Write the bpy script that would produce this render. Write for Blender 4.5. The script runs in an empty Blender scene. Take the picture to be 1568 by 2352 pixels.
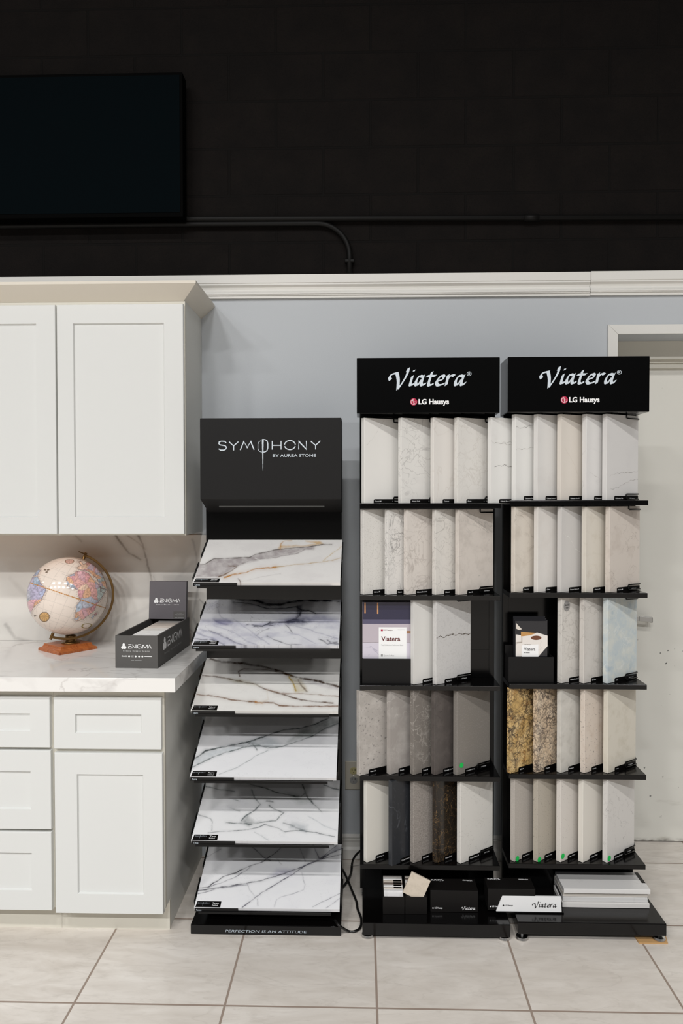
import bpy, bmesh, math, random
import numpy as np
from mathutils import Vector, Matrix
random.seed(7)
sc = bpy.context.scene
COL = sc.collection

# ------------------------------------------------------------------ camera
FPX, PITCH, YAW, ROLL, CAMH = 1720.0, 0.021, 0.0268, -0.0012, 1.530
cd = bpy.data.cameras.new('camera'); cam = bpy.data.objects.new('camera', cd); COL.objects.link(cam)
cd.sensor_fit = 'VERTICAL'; cd.sensor_height = 36.0; cd.lens = FPX/2352*36.0
cd.clip_start = 0.05; cd.clip_end = 60
cam.location = (0, 0, CAMH)
CAMROT = Matrix.Rotation(YAW, 3, 'Z') @ Matrix.Rotation(math.pi/2-PITCH, 3, 'X') @ Matrix.Rotation(ROLL, 3, 'Z')
cam.rotation_euler = CAMROT.to_euler()
sc.camera = cam

# ------------------------------------------------------------------ world, lamps, exposure
sc.view_settings.view_transform = 'Standard'; sc.view_settings.look = 'None'
sc.view_settings.exposure = 0.0; sc.view_settings.gamma = 1.0; sc.view_settings.use_curve_mapping = False
w = bpy.data.worlds.new('world'); sc.world = w; w.use_nodes = True
w.node_tree.nodes['Background'].inputs[0].default_value = (0.93, 0.96, 1.0, 1)
w.node_tree.nodes['Background'].inputs[1].default_value = 0.06
# high open black ceiling: lamps hang about 6 m up in rows parallel to the wall (x, y, power, tint)
LAMPS = [(-6.3, -5.4, 250, 0), (-4.2, -5.4, 260, 0), (-2.2, -5.4, 250, 0), (-0.2, -5.4, 220, 0), (1.9, -5.4, 150, 0), (4.6, -5.4, 190, 0),
         (-4.2, -2.3, 98, 1), (-2.1, -2.3, 112, 1), (0.0, -2.3, 112, 1), (2.0, -2.3, 80, 1),
         (-5.2, -10.0, 170, 0), (-0.6, -10.0, 90, 0), (-9.0, 0.0, 40, 0)]
POWER = 0.80
for x, y, e, k in LAMPS:
    ld = bpy.data.lights.new('ceiling_lamp', 'AREA'); ld.shape = 'RECTANGLE'
    ld.size = 0.70; ld.size_y = 0.30; ld.spread = math.radians((158, 150)[k]); ld.energy = e*POWER; ld.color = ((1.0, 1.0, 1.0), (1.0, 0.985, 0.96))[k]
    lo = bpy.data.objects.new('ceiling_lamp', ld); lo.location = (x, y, 6.2); COL.objects.link(lo)

# ------------------------------------------------------------------ helpers
def ray(u, v):
    return CAMROT @ Vector(((u-784)/FPX, -(v-1176)/FPX, -1.0))
def atY(u, v, Y):
    d = ray(u, v); t = Y/d.y
    return Vector((d.x*t, Y, CAMH+d.z*t))
def atZ(u, v, Z):
    d = ray(u, v); t = (Z-CAMH)/d.z
    return Vector((d.x*t, d.y*t, Z))
def X_(u, Y, v=1300): return atY(u, v, Y).x
def Z_(v, Y, u=830): return atY(u, v, Y).z

def lin(c):
    r = []
    for a in c[:3]:
        a = a/255.0
        r.append(a/12.92 if a <= 0.04045 else ((a+0.055)/1.055)**2.4)
    return (r[0], r[1], r[2], 1.0)

def mat(name, rgb, rough=0.5, metal=0.0, spec=0.5, coat=0.0):
    m = bpy.data.materials.new(name); m.use_nodes = True
    b = m.node_tree.nodes['Principled BSDF']
    b.inputs['Base Color'].default_value = lin(rgb); b.inputs['Roughness'].default_value = rough
    b.inputs['Metallic'].default_value = metal; b.inputs['Specular IOR Level'].default_value = spec
    b.inputs['Coat Weight'].default_value = coat
    return m

class NT:
    def __init__(s, m):
        s.t = m.node_tree; s.b = s.t.nodes['Principled BSDF']
    def n(s, typ, **kw):
        nd = s.t.nodes.new(typ)
        for k, v in kw.items():
            if k.startswith('i_'):
                key = k[2:]; key = int(key) if key.isdigit() else key.replace('_', ' ')
                nd.inputs[key].default_value = v
            else: setattr(nd, k, v)
        return nd
    def l(s, a, b): s.t.links.new(a, b)
    def math(s, op, a, b=None, clamp=False):
        nd = s.n('ShaderNodeMath', operation=op); nd.use_clamp = clamp
        for i, x in enumerate((a, b)):
            if x is None: continue
            if isinstance(x, (int, float)): nd.inputs[i].default_value = x
            else: s.l(x, nd.inputs[i])
        return nd.outputs[0]
    def coords(s, seed=0, scale=(1, 1, 1), rot=(0, 0, 0)):
        tc = s.n('ShaderNodeTexCoord'); mp = s.n('ShaderNodeMapping')
        mp.inputs['Location'].default_value = (seed*3.17 % 11, seed*1.73 % 7, seed*2.31 % 9)
        mp.inputs['Scale'].default_value = scale; mp.inputs['Rotation'].default_value = rot
        s.l(tc.outputs['Object'], mp.inputs[0]); return mp.outputs[0]
    def noise(s, co, scale, detail=4, rough=0.55, dist=0.0):
        nd = s.n('ShaderNodeTexNoise'); nd.inputs['Scale'].default_value = scale
        nd.inputs['Detail'].default_value = detail; nd.inputs['Roughness'].default_value = rough
        nd.inputs['Distortion'].default_value = dist; s.l(co, nd.inputs['Vector']); return nd.outputs['Fac']
    def ramp(s, v, a, b, fa=0.0, fb=1.0):
        nd = s.n('ShaderNodeMapRange'); nd.clamp = True
        s.l(v, nd.inputs[0])
        nd.inputs[1].default_value = a; nd.inputs[2].default_value = b
        nd.inputs[3].default_value = fa; nd.inputs[4].default_value = fb
        return nd.outputs[0]
    def mix(s, fac, a, b):
        nd = s.n('ShaderNodeMix', data_type='RGBA')
        if isinstance(fac, float): nd.inputs[0].default_value = fac
        else: s.l(fac, nd.inputs[0])
        for i, x in ((6, a), (7, b)):
            if isinstance(x, tuple): nd.inputs[i].default_value = x
            else: s.l(x, nd.inputs[i])
        return nd.outputs[2]
    def bump(s, h, strength=0.2, dist=0.01):
        nd = s.n('ShaderNodeBump'); nd.inputs['Strength'].default_value = strength
        nd.inputs['Distance'].default_value = dist; s.l(h, nd.inputs['Height'])
        s.l(nd.outputs[0], s.b.inputs['Normal'])

def stone(name, base, layers=(), rough=0.28, seed=1):
    """layers: ('vein',rgb,scale,width,strength,distort) ('speck',rgb,scale,thresh,strength) ('cloud',rgb,scale,lo,hi,strength)"""
    m = mat(name, base, rough); t = NT(m); c = lin(base)
    for i, L in enumerate(layers):
        co = t.coords(seed+i*1.7)
        if L[0] == 'vein':
            f = t.noise(co, L[2], 5, 0.5, L[5])
            d = t.math('ABSOLUTE', t.math('SUBTRACT', f, 0.5))
            a = t.ramp(d, 0.0, L[3], L[4], 0.0)
            k = t.ramp(t.noise(t.coords(seed+9+i), L[2]*0.9, 2), 0.42, 0.6)
            f = t.math('MULTIPLY', a, k)
        elif L[0] == 'net':      # lace of fine veins: two ridged noises
            d1 = t.math('ABSOLUTE', t.math('SUBTRACT', t.noise(co, L[2]*.55, 4, .5, L[5]), .5))
            d2 = t.math('ABSOLUTE', t.math('SUBTRACT', t.noise(t.coords(seed+4+i), L[2]*1.1, 4, .5, L[5]), .5))
            a = t.math('MAXIMUM', t.ramp(d1, 0.0, L[3]*.22, L[4], 0.0), t.ramp(d2, 0.0, L[3]*.25, L[4]*.8, 0.0))
            k = t.ramp(t.noise(t.coords(seed+9+i), L[2]*0.45, 4, .6), 0.36, 0.56)
            f = t.math('MULTIPLY', a, k)
        elif L[0] == 'cell':     # angular dark seams between warped cells
            vo = t.n('ShaderNodeTexVoronoi', feature='DISTANCE_TO_EDGE'); vo.inputs['Scale'].default_value = L[2]
            wn = t.n('ShaderNodeTexNoise'); wn.inputs['Scale'].default_value = L[2]*1.1; wn.inputs['Detail'].default_value = 5
            t.l(co, wn.inputs['Vector'])
            ad = t.n('ShaderNodeVectorMath', operation='MULTIPLY_ADD'); t.l(wn.outputs['Color'], ad.inputs[0]); ad.inputs[1].default_value = (L[5]/L[2],)*3; t.l(co, ad.inputs[2])
            t.l(ad.outputs[0], vo.inputs['Vector'])
            k = t.ramp(t.noise(t.coords(seed+9+i), L[2]*0.4, 4, .6), 0.38, 0.60)
            f = t.math('MULTIPLY', t.ramp(vo.outputs['Distance'], 0.0, L[3], L[4], 0.0), k)
        elif L[0] == 'speck':
            f = t.ramp(t.noise(co, L[2], 2, 0.5), L[3], L[3]+0.05, 0.0, L[4])
        else:
            f = t.ramp(t.noise(co, L[2], 5, 0.6), L[3], L[4], 0.0, L[5])
        c = t.mix(f, c, lin(L[1]))
    if not isinstance(c, tuple): t.l(c, t.b.inputs['Base Color'])
    return m

class M:
    def __init__(s): s.v = []; s.f = []; s.mi = []; s.cur = 0
    def add(s, vs, fs):
        o = len(s.v); s.v += [tuple(p) for p in vs]
        for f in fs: s.f.append(tuple(i+o for i in f)); s.mi.append(s.cur)
        return s
    def box(s, x0, x1, y0, y1, z0, z1, T=None):
        vs = [Vector(p) for p in ((x0,y0,z0),(x1,y0,z0),(x1,y1,z0),(x0,y1,z0),(x0,y0,z1),(x1,y0,z1),(x1,y1,z1),(x0,y1,z1))]
        if T is not None: vs = [T @ p for p in vs]
        return s.add(vs, [(0,3,2,1),(4,5,6,7),(0,1,5,4),(1,2,6,5),(2,3,7,6),(3,0,4,7)])
    def prism(s, pts, ext):            # pts: list of Vectors (planar polygon), ext: Vector
        n = len(pts); ext = Vector(ext); pts = [Vector(p) for p in pts]
        return s.add(pts+[p+ext for p in pts], [tuple(range(n))[::-1], tuple(range(n, 2*n))] +
                     [(i, (i+1) % n, n+(i+1) % n, n+i) for i in range(n)])
    def tube(s, pts, r, seg=8, cap=True):
        pts = [Vector(p) for p in pts]; rings = []
        up = None
        for i, p in enumerate(pts):
            t = (pts[min(i+1, len(pts)-1)]-pts[max(i-1, 0)]).normalized()
            if up is None:
                up = Vector((0, 0, 1)) if abs(t.z) < 0.9 else Vector((1, 0, 0))
            a = (up - t*up.dot(t))
            if a.length < 1e-6: a = t.orthogonal()
            a.normalize(); up = a; b = t.cross(a)
            rr = r[i] if isinstance(r, (list, tuple)) else r
            rings.append([p+(a*math.cos(k*2*math.pi/seg)+b*math.sin(k*2*math.pi/seg))*rr for k in range(seg)])
        vs = [q for R in rings for q in R]; fs = []
        for i in range(len(pts)-1):
            for k in range(seg):
                fs.append((i*seg+k, i*seg+(k+1) % seg, (i+1)*seg+(k+1) % seg, (i+1)*seg+k))
        if cap: fs += [tuple(range(seg))[::-1], tuple((len(pts)-1)*seg+k for k in range(seg))]
        return s.add(vs, fs)
    def lathe(s, prof, c, seg=32, T=None):   # prof [(r,z)], axis z at c
        c = Vector(c); vs = []; fs = []
        for r, z in prof:
            for k in range(seg):
                p = Vector((r*math.cos(k*2*math.pi/seg), r*math.sin(k*2*math.pi/seg), z))
                if T is not None: p = T @ p
                vs.append(c+p)
        for i in range(len(prof)-1):
            for k in range(seg):
                fs.append((i*seg+k, i*seg+(k+1) % seg, (i+1)*seg+(k+1) % seg, (i+1)*seg+k))
        fs += [tuple(range(seg))[::-1], tuple((len(prof)-1)*seg+k for k in range(seg))]
        return s.add(vs, fs)
    def flat(s, pts): return s.add(pts, [tuple(range(len(pts)))])
    def build(s, name, mats, parent=None, bevel=0.0, smooth=False, local=False, seg=2):
        me = bpy.data.meshes.new(name)
        vs = s.v
        if parent is not None and not local:
            L = wloc(parent); vs = [(p[0]-L.x, p[1]-L.y, p[2]-L.z) for p in vs]
        me.from_pydata(vs, [], s.f); me.update()
        if not isinstance(mats, (list, tuple)): mats = [mats]
        for m in mats: me.materials.append(m)
        if len(mats) > 1:
            for p, i in zip(me.polygons, s.mi): p.material_index = i
        o = bpy.data.objects.new(name, me); COL.objects.link(o)
        if parent is not None: o.parent = parent
        if smooth:
            for p in me.polygons: p.use_smooth = True
        if bevel:
            b = o.modifiers.new('bevel', 'BEVEL'); b.width = bevel; b.segments = seg; b.limit_method = 'ANGLE'; b.angle_limit = math.radians(35)
        return o
def wloc(o):
    L = Vector((0, 0, 0))
    while o is not None: L = L+o.location; o = o.parent
    return L
def thing(name, label, cat, loc, rotz=0.0, group=None):
    o = bpy.data.objects.new(name, None); COL.objects.link(o); o.empty_display_size = 0.05
    o.location = loc; o.rotation_euler = (0, 0, rotz); return tag(o, label, cat, group)
def tag(o, label, cat, group=None):
    o['label'] = label; o['category'] = cat
    if group: o['group'] = group
    return o
def struct(o): o['kind'] = 'structure'; return o

# ---- lettering ----------------------------------------------------------
def fit_mesh(vs, fs, P, ux, uy, W, H, flip=False):
    a = np.array(vs); mn = a[:, :2].min(0); mx = a[:, :2].max(0)
    out = []
    for p in a:
        s_ = (p[0]-mn[0])/(mx[0]-mn[0]+1e-9)*W; t_ = (p[1]-mn[1])/(mx[1]-mn[1]+1e-9)*H
        out.append(P+ux*s_+uy*t_)
    return out
def text_geo(body, bold=0.0):
    c = bpy.data.curves.new('lettering', 'FONT'); c.body = body; c.size = 1; c.offset = bold; c.resolution_u = 3
    o = bpy.data.objects.new('lettering', c); COL.objects.link(o)
    me = bpy.data.meshes.new_from_object(o)
    vs = [tuple(v.co) for v in me.vertices]; fs = [tuple(p.vertices) for p in me.polygons]
    bpy.data.objects.remove(o); bpy.data.curves.remove(c); bpy.data.meshes.remove(me)
    return vs, fs
def catmull(pts, n=6):
    P = [Vector((p[0], p[1])) for p in pts]; out = []
    for i in range(len(P)-1):
        p0 = P[max(i-1, 0)]; p1 = P[i]; p2 = P[i+1]; p3 = P[min(i+2, len(P)-1)]
        for k in range(n):
            t = k/n
            out.append(0.5*((2*p1)+(p2-p0)*t+(2*p0-5*p1+4*p2-p3)*t*t+(3*p1-p0-3*p2+p3)*t**3))
    out.append(P[-1]); return out
def nib_geo(strokes, nib, ang, y_down=True):
    """broad-nib pen strokes (pixel coordinates, y down) -> flat mesh"""
    vs = []; fs = []; d = Vector((math.cos(ang), math.sin(ang)))*nib/2
    for st in strokes:
        pts = catmull(st) if len(st) > 2 else [Vector(st[0]), Vector(st[1])]
        for i in range(len(pts)-1):
            a, b = pts[i], pts[i+1]
            o = len(vs); t = (b-a); n = Vector((-t.y, t.x))
            n = n.normalized()*nib*0.17 if n.length > 0 else n
            hull = [a+d, b+d, b-d, a-d]
            vs += [(p.x, -p.y, 0) for p in hull]; fs.append((o, o+1, o+2, o+3))
            o = len(vs); hull = [a+n, b+n, b-n, a-n]
            vs += [(p.x, -p.y, 0) for p in hull]; fs.append((o, o+1, o+2, o+3))
    return vs, fs
def line_geo(strokes, wd):
    vs = []; fs = []
    for st in strokes:
        pts = [Vector(p) for p in st]
        L = []
        for i, p in enumerate(pts):
            t = (pts[min(i+1, len(pts)-1)]-pts[max(i-1, 0)]).normalized(); n = Vector((-t.y, t.x))
            k = 1.0
            if 0 < i < len(pts)-1:
                t1 = (pts[i]-pts[i-1]).normalized(); k = 1/max(0.5, abs(Vector((-t1.y, t1.x)).dot(n)))
            L.append((p+n*wd/2*k, p-n*wd/2*k))
        o = len(vs)
        for a, b in L: vs += [(a.x, -a.y, 0), (b.x, -b.y, 0)]
        for i in range(len(L)-1): fs.append((o+2*i, o+2*i+1, o+2*i+3, o+2*i+2))
    return vs, fs
def arc(cx, cy, rx, ry, a0, a1, n=14):
    return [(cx+rx*math.cos(math.radians(a0+(a1-a0)*i/n)), cy+ry*math.sin(math.radians(a0+(a1-a0)*i/n))) for i in range(n+1)]
def union(geo, n):
    """merge overlapping pen strokes into one flat shape built of row strips"""
    vs, fs = geo; V = np.array(vs)[:, :2]; mn = V.min(0); mx = V.max(0); h = (mx[0]-mn[0])/n; ny = int((mx[1]-mn[1])/h)+1
    msk = np.zeros((ny, n+1), bool); xs_ = mn[0]+(np.arange(n+1)+.5)*h; ys_ = mn[1]+(np.arange(ny)+.5)*h
    for f in fs:
        P = V[list(f)]
        a0, a1 = np.searchsorted(xs_, [P[:, 0].min(), P[:, 0].max()]); b0, b1 = np.searchsorted(ys_, [P[:, 1].min(), P[:, 1].max()])
        if a1 <= a0 or b1 <= b0: continue
        gx_, gy_ = np.meshgrid(xs_[a0:a1], ys_[b0:b1]); ins_ = np.zeros(gx_.shape, bool); j = len(P)-1
        for i in range(len(P)):
            (xi, yi), (xj, yj) = P[i], P[j]
            ins_ ^= ((yi > gy_) != (yj > gy_)) & (gx_ < (xj-xi)*(gy_-yi)/(yj-yi+1e-12)+xi); j = i
        msk[b0:b1, a0:a1] |= ins_
    ov, of = [], []
    for r in range(ny):
        row = np.concatenate([[0], msk[r].astype(int), [0]]); d = np.diff(row); st_ = np.where(d == 1)[0]; en = np.where(d == -1)[0]
        y0 = mn[1]+r*h
        for a, b in zip(st_, en):
            o = len(ov); x0, x1 = mn[0]+a*h, mn[0]+b*h
            ov += [(x0, y0, 0), (x1, y0, 0), (x1, y0+h, 0), (x0, y0+h, 0)]; of.append((o, o+1, o+2, o+3))
    return ov, of
def put(name, geo, m, parent, P, ux, uy, W, H, local=False):
    vs, fs = geo; q = M(); q.add(fit_mesh(vs, fs, Vector(P), Vector(ux), Vector(uy), W, H), fs)
    return q.build(name, m, parent, local=local)
def join_geo(*gs):
    vs = []; fs = []
    for v, f in gs:
        o = len(vs); vs += v; fs += [tuple(i+o for i in q) for q in f]
    return vs, fs

SCRIPT = nib_geo([
    [(396,300),(388,272),(408,246),(448,234),(466,232)], [(458,232),(470,300),(466,392)],
    [(466,392),(520,310),(556,240),(568,186)], [(568,186),(556,214)],
    [(606,262),(590,318),(584,346),(598,352),(618,336)], [(613,214),(628,206)],
    [(704,270),(672,264),(642,308),(638,346),(658,348),(690,300)], [(712,258),(694,318),(690,346),(706,352),(732,332)],
    [(792,224),(766,310),(758,346),(776,354),(806,336)], [(744,264),(824,262)],
    [(842,312),(884,300),(906,274),(890,258),(858,282),(834,322),(846,352),(878,350),(912,334)],
    [(946,254),(936,306),(926,354)], [(936,306),(962,268),(984,256),(1002,264)],
    [(1088,268),(1052,262),(1020,304),(1014,344),(1032,350),(1070,300)], [(1096,256),(1074,318),(1070,346),(1084,352),(1112,326)]],
    37, math.radians(-38))
REG = line_geo([arc(1145, 243, 20, 20, 0, 360, 24), [(1138,255),(1138,231)], [(1138,232),(1150,233),(1152,240),(1147,244),(1138,244)], [(1145,244),(1153,255)]], 4)
SCRIPT = union(SCRIPT, 620); SCRIPT_R = join_geo(SCRIPT, union(REG, 60))
def face_logo(name, m_red, m_white, parent, C, ux, uy, r, off, local=False):
    C = Vector(C); ux = Vector(ux); uy = Vector(uy); n = ux.cross(uy)
    q = M(); q.flat([C+ux*r*math.cos(a*math.pi/16)+uy*r*math.sin(a*math.pi/16) for a in range(32)])
    disc = q.build(name, m_red, parent, local=local)
    q = M()
    for st, wd in ((arc(0, 0, .74, .74, 0, 270, 20)+[], .1), ([(0, 0), (.74, 0)], .1), ([(0, .42), (0, -.4)], .12), ([(0, .4), (.3, .4)], .12), (arc(-.33, -.32, .07, .07, 0, 360, 8), .12)):
        vs, fs = line_geo([st], wd)
        q.add([C+n*off+ux*(p[0]*r)+uy*(p[1]*r) for p in vs], fs)
    return disc, q
SYM = line_geo([
    [(390,300),(378,287),(345,285),(326,292),(324,308),(334,318),(380,326),(392,338),(388,355),(370,366),(338,366),(322,354)],
    [(416,290),(457,328),(500,290)], [(457,328),(457,368)],
    [(517,366),(550,287),(580,345),(612,287),(642,364)],
    [(806,284),(806,362)], [(886,284),(886,362)], [(806,324),(886,324)],
    arc(966, 322, 49, 41, 186, 354), arc(966, 322, 49, 41, 14, 166),
    [(1045,362),(1045,287),(1114,360),(1114,284)],
    [(1154,287),(1197,325),(1240,284)], [(1197,325),(1197,362)]], 9)
PHI = join_geo(line_geo([[(704,282),(686,292),(678,312),(677,350),(684,372),(700,382),(720,385)]], 4),
               line_geo([[(714,271),(742,272),(760,284),(766,304),(766,350),(758,372),(740,383),(720,385)]], 9),
               ([(713,-272,0),(729,-272,0),(721.5,-553,0),(719.5,-553,0)], [(3,2,1,0)]))
SYM_ALL = union(join_geo(SYM, PHI), 900)
ENI = line_geo([[(345,1250),(400,1250)], [(352,1284),(400,1284)], [(350,1284),(346,1322),(402,1322)],
    [(412,1288),(412,1325)], [(412,1250),(472,1322)], [(474,1248),(474,1318)], [(492,1248),(492,1325)],
    [(580,1258),(560,1248),(525,1250),(512,1270),(513,1305),(530,1323),(556,1324)], [(545,1290),(584,1290),(584,1325)],
    [(606,1325),(610,1255)], [(612,1252),(650,1312),(690,1250)], [(692,1258),(695,1325)],
    [(702,1325),(732,1250),(763,1325)]], 10)
ENI = union(ENI, 500)
def disc_geo(cx, cy, r, n=12):
    return [(cx+r*math.cos(2*math.pi*i/n), -(cy+r*math.sin(2*math.pi*i/n)), 0) for i in range(n)], [tuple(range(n))]
TREF = join_geo(disc_geo(268, 1258, 26, 6), disc_geo(246, 1296, 27, 6), disc_geo(290, 1296, 27, 6))

# ------------------------------------------------------------------ common materials
D = 3.140
BLACK = mat('black_powder_coat', (6, 6, 6), 0.17, 0, 0.25)
BLACKG = mat('black_gloss_laminate', (7, 6, 6), 0.16, 0, 0.35)
BLACKM = mat('black_matte_sheet', (17, 16, 16), 0.55, 0, 0.25)
CARD = mat('charcoal_card', (88, 86, 84), 0.7, 0, 0.3)
CARDIN = mat('charcoal_card_inside', (74, 73, 70), 0.8, 0, 0.2)
BOXK = mat('black_box_card', (17, 15, 14), 0.5, 0, 0.25)
CABW = mat('white_lacquer', (217, 218, 216), 0.38, 0, 0.45)
CABI = mat('cream_lacquer', (214, 210, 198), 0.4, 0, 0.4)
CABS = mat('grey_white_side_panel', (224, 223, 217), 0.6, 0, 0.3)
TRIM = mat('white_trim_paint', (226, 224, 219), 0.45, 0, 0.4)
SILVER = mat('silver_print', (205, 214, 222), 0.4, 0.0)
WHITEP = mat('white_print', (240, 240, 240), 0.5)
GREYP = mat('grey_print', (150, 150, 150), 0.5)
RED = mat('crimson_print', (176, 14, 62), 0.45)
INK = mat('black_print', (30, 26, 26), 0.5)
LAB = mat('black_label', (9, 8, 8), 0.35, 0, .3)
GREEN = mat('green_sticker', (30, 196, 88), 0.5)
CHROME = mat('chrome', (215, 215, 215), 0.18, 1.0)
BRONZE = mat('antique_bronze', (136, 104, 62), 0.32, 0.85)

# ================================================================== SETTING
# floor
m = mat('porcelain_tile', (188, 181, 172), 0.33, 0, 0.5); t = NT(m)
co = t.coords(0); OX, OY, TS = 0.0452, 2.209, 0.457
sep = t.n('ShaderNodeSeparateXYZ'); t.l(co, sep.inputs[0])
def gridline(o, off):
    f = t.math('FRACT', t.math('DIVIDE', t.math('SUBTRACT', o, off-20*TS), TS))
    return t.math('MULTIPLY', t.math('ABSOLUTE', t.math('SUBTRACT', f, 0.5)), 2.0), t.math('FLOOR', t.math('DIVIDE', t.math('SUBTRACT', o, off-20*TS), TS))
gx, ix = gridline(sep.outputs[0], OX); gy, iy = gridline(sep.outputs[1], OY)
g = t.math('MAXIMUM', gx, gy); gm = t.ramp(g, 0.982, 0.987)
# each tile has its own stone figure
cmb = t.n('ShaderNodeCombineXYZ'); t.l(t.math('MULTIPLY', ix, 5.31), cmb.inputs[0]); t.l(t.math('MULTIPLY', iy, 3.77), cmb.inputs[1])
addv = t.n('ShaderNodeVectorMath', operation='ADD'); t.l(co, addv.inputs[0]); t.l(cmb.outputs[0], addv.inputs[1])
mp = t.n('ShaderNodeMapping'); mp.inputs['Rotation'].default_value = (0, 0, math.radians(42)); mp.inputs['Scale'].default_value = (1.0, 3.4, 1)
t.l(addv.outputs[0], mp.inputs[0])
n1 = t.noise(mp.outputs[0], 3.0, 7, 0.62, 1.2); n2 = t.noise(mp.outputs[0], 14, 5, 0.6, 0.8); n3 = t.noise(addv.outputs[0], 2.2, 3)
c = t.mix(t.ramp(n1, 0.35, 0.68), lin((203, 195, 186)), lin((226, 220, 213)))
c = t.mix(t.ramp(n2, 0.52, 0.7, 0, 0.45), c, lin((188, 180, 171)))
c = t.mix(t.ramp(n3, 0.3, 0.7, 0, 0.35), c, lin((224, 216, 206)))
vd = t.math('ABSOLUTE', t.math('SUBTRACT', t.noise(mp.outputs[0], 2.1, 6, 0.55, 0.6), 0.5))
c = t.mix(t.ramp(vd, 0, 0.012, 0.2, 0), c, lin((172, 163, 153)))
c = t.mix(gm, c, lin((150, 134, 122)))
t.l(c, t.b.inputs['Base Color']); t.l(t.ramp(gm, 0, 1, 0.30, 0.85), t.b.inputs['Roughness'])
t.bump(t.math('SUBTRACT', 1.0, gm), 0.35, 0.002)
struct(M().box(-7.0, 5.0, -11.0, 3.6, -0.05, 0).build('floor', m))

# painted wall
m = mat('blue_grey_paint', (190, 194, 198), 0.55, 0, 0.3); t = NT(m)
t.bump(t.noise(t.coords(3), 260, 2), 0.12, 0.002)
TB = 2.366   # underside of the moulding
pL = X_(1413, D); doorTop = Z_(773, D)
q = M(); q.box(-4.5, pL, D, D+0.13, 0, 2.40); q.box(pL, 3.5, D, D+0.13, doorTop, 2.40)
struct(q.build('wall_back', m))
# black block wall above
m = mat('black_painted_block', (38, 34, 31), 0.8, 0, 0.12); t = NT(m)
tc = t.n('ShaderNodeTexCoord'); mp = t.n('ShaderNodeMapping')
mp.inputs['Rotation'].default_value = (-math.pi/2, 0, 0); t.l(tc.outputs['Object'], mp.inputs[0])
mp.inputs['Location'].default_value = (0.159, -2.593, 0)
br = t.n('ShaderNodeTexBrick', i_Scale=1.0, i_Mortar_Size=0.0055, i_Brick_Width=0.3945, i_Row_Height=0.1955, i_Mortar_Smooth=0.3)
br.offset = 0.5; t.l(mp.outputs[0], br.inputs['Vector'])
nz = t.noise(t.coords(2), 170, 3, 0.7); nz2 = t.noise(t.coords(4), 9, 4)
c = t.mix(t.ramp(nz2, 0.35, 0.7), lin((15, 12, 11)), lin((21, 17, 15)))
c = t.mix(t.ramp(nz, 0.35, 0.52, 0.6, 0.0), c, lin((6, 5, 5)))
c = t.mix(br.outputs['Fac'], c, lin((14, 12, 11)))
t.l(c, t.b.inputs['Base Color'])
h = t.math('SUBTRACT', t.math('MULTIPLY', nz, 0.35), t.math('MULTIPLY', br.outputs['Fac'], 0.5))
t.bump(h, 0.7, 0.006)
struct(M().box(-4.5, 3.5, D+0.012, D+0.2, 2.40, 4.3).build('wall_upper', m))

# moulding between the painted wall and the block wall, in two lengths
ZT = Z_(627, D-0.03)
def mould(name, x0, x1, dz):
    P = [(0.012, 0), (-0.024, 0), (-0.024, -.034), (-.021, -.036), (-.021, -.042), (-.010, -.050), (-.007, -.058), (-.012, -.066),
         (-.021, -.073), (-.021, -.079), (-.018, -.080), (-.018, -.083), (-.012, -.086), (-.012, -.094), (0.0, -.094)]
    q = M(); q.prism([(x0, D-0.001+y if y <= 0 else D+0.011, ZT+z+dz) for y, z in P], (x1-x0, 0, 0))
    return struct(q.build(name, TRIM))
xs = X_(1354, D-0.03)
mould('trim_1', -4.5, xs-0.0012, -0.0015); mould('trim_2', xs+0.0012, 3.5, 0.0)

# baseboard between the cabinets and the door
def baseb(name, x0, x1):
    P = [(0, 0), (-.016, 0), (-.016, .039), (-.013, .041), (-.008, .050), (-.007, .068), (-.010, .078), (-.012, .083), (-.009, .085), (-.012, .092), (-.010, .099), (-.004, .102), (0, .102)]
    return struct(M().prism([(x0, D-0.0005+y, z) for y, z in P], (x1-x0, 0, 0)).build(name, TRIM))
baseb('baseboard_back', -0.66, pL-0.045)

# door with frame and casing
CW = X_(1413, D)-X_(1391, D)
q = M(); zc = doorTop
q.prism([(pL-CW, D-.012, 0), (pL, D-.012, 0), (pL, D-.012, zc), (pL-CW, D-.012, zc+CW)], (0, .0115, 0))
q.prism([(pL-CW, D-.012, zc+CW), (pL+0.0004, D-.012, zc+0.0004), (3.4, D-.012, zc+0.0004), (3.4, D-.012, zc+CW)], (0, .0115, 0))
struct(q.build('trim_3', TRIM, bevel=.0012))
YF, YD = 3.272, 3.318
FR = mat('cream_door_frame', (214, 211, 200), 0.45, 0, 0.4)
q = M(); zf1 = Z_(829, YF)
q.box(pL-0.02, 3.4, YF, YF+.16, zf1, doorTop+.06)
q.box(pL-0.02, 3.4, YF+.02, YF+.16, Z_(838, YF+.02), zf1)
q.box(pL-0.02, 3.4, YF+.03, YF+.16, Z_(850, YF+.03), Z_(838, YF+.02))
q.box(pL-.05, pL+.0, YF, YF+.16, 0, doorTop)
struct(q.build('trim_4', FR, bevel=.001))
m = mat('cream_door_paint', (218, 216, 208), 0.5, 0, 0.4); t = NT(m)
sp = t.ramp(t.noise(t.coords(5, (1, 1, 0.6)), 48, 2), 0.715, 0.73); mk = t.ramp(t.noise(t.coords(8), 3.0, 2), 0.5, 0.6)
c = t.mix(t.math('MULTIPLY', sp, mk), lin((218, 216, 208)), lin((46, 48, 48)))
sp2 = t.ramp(t.noise(t.coords(6, (0.25, 1, 1.0), (0, .5, 0)), 26, 4), 0.60, 0.74, 0, .4)
sepd = t.n('ShaderNodeSeparateXYZ'); t.l(t.coords(0), sepd.inputs[0])
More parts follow.
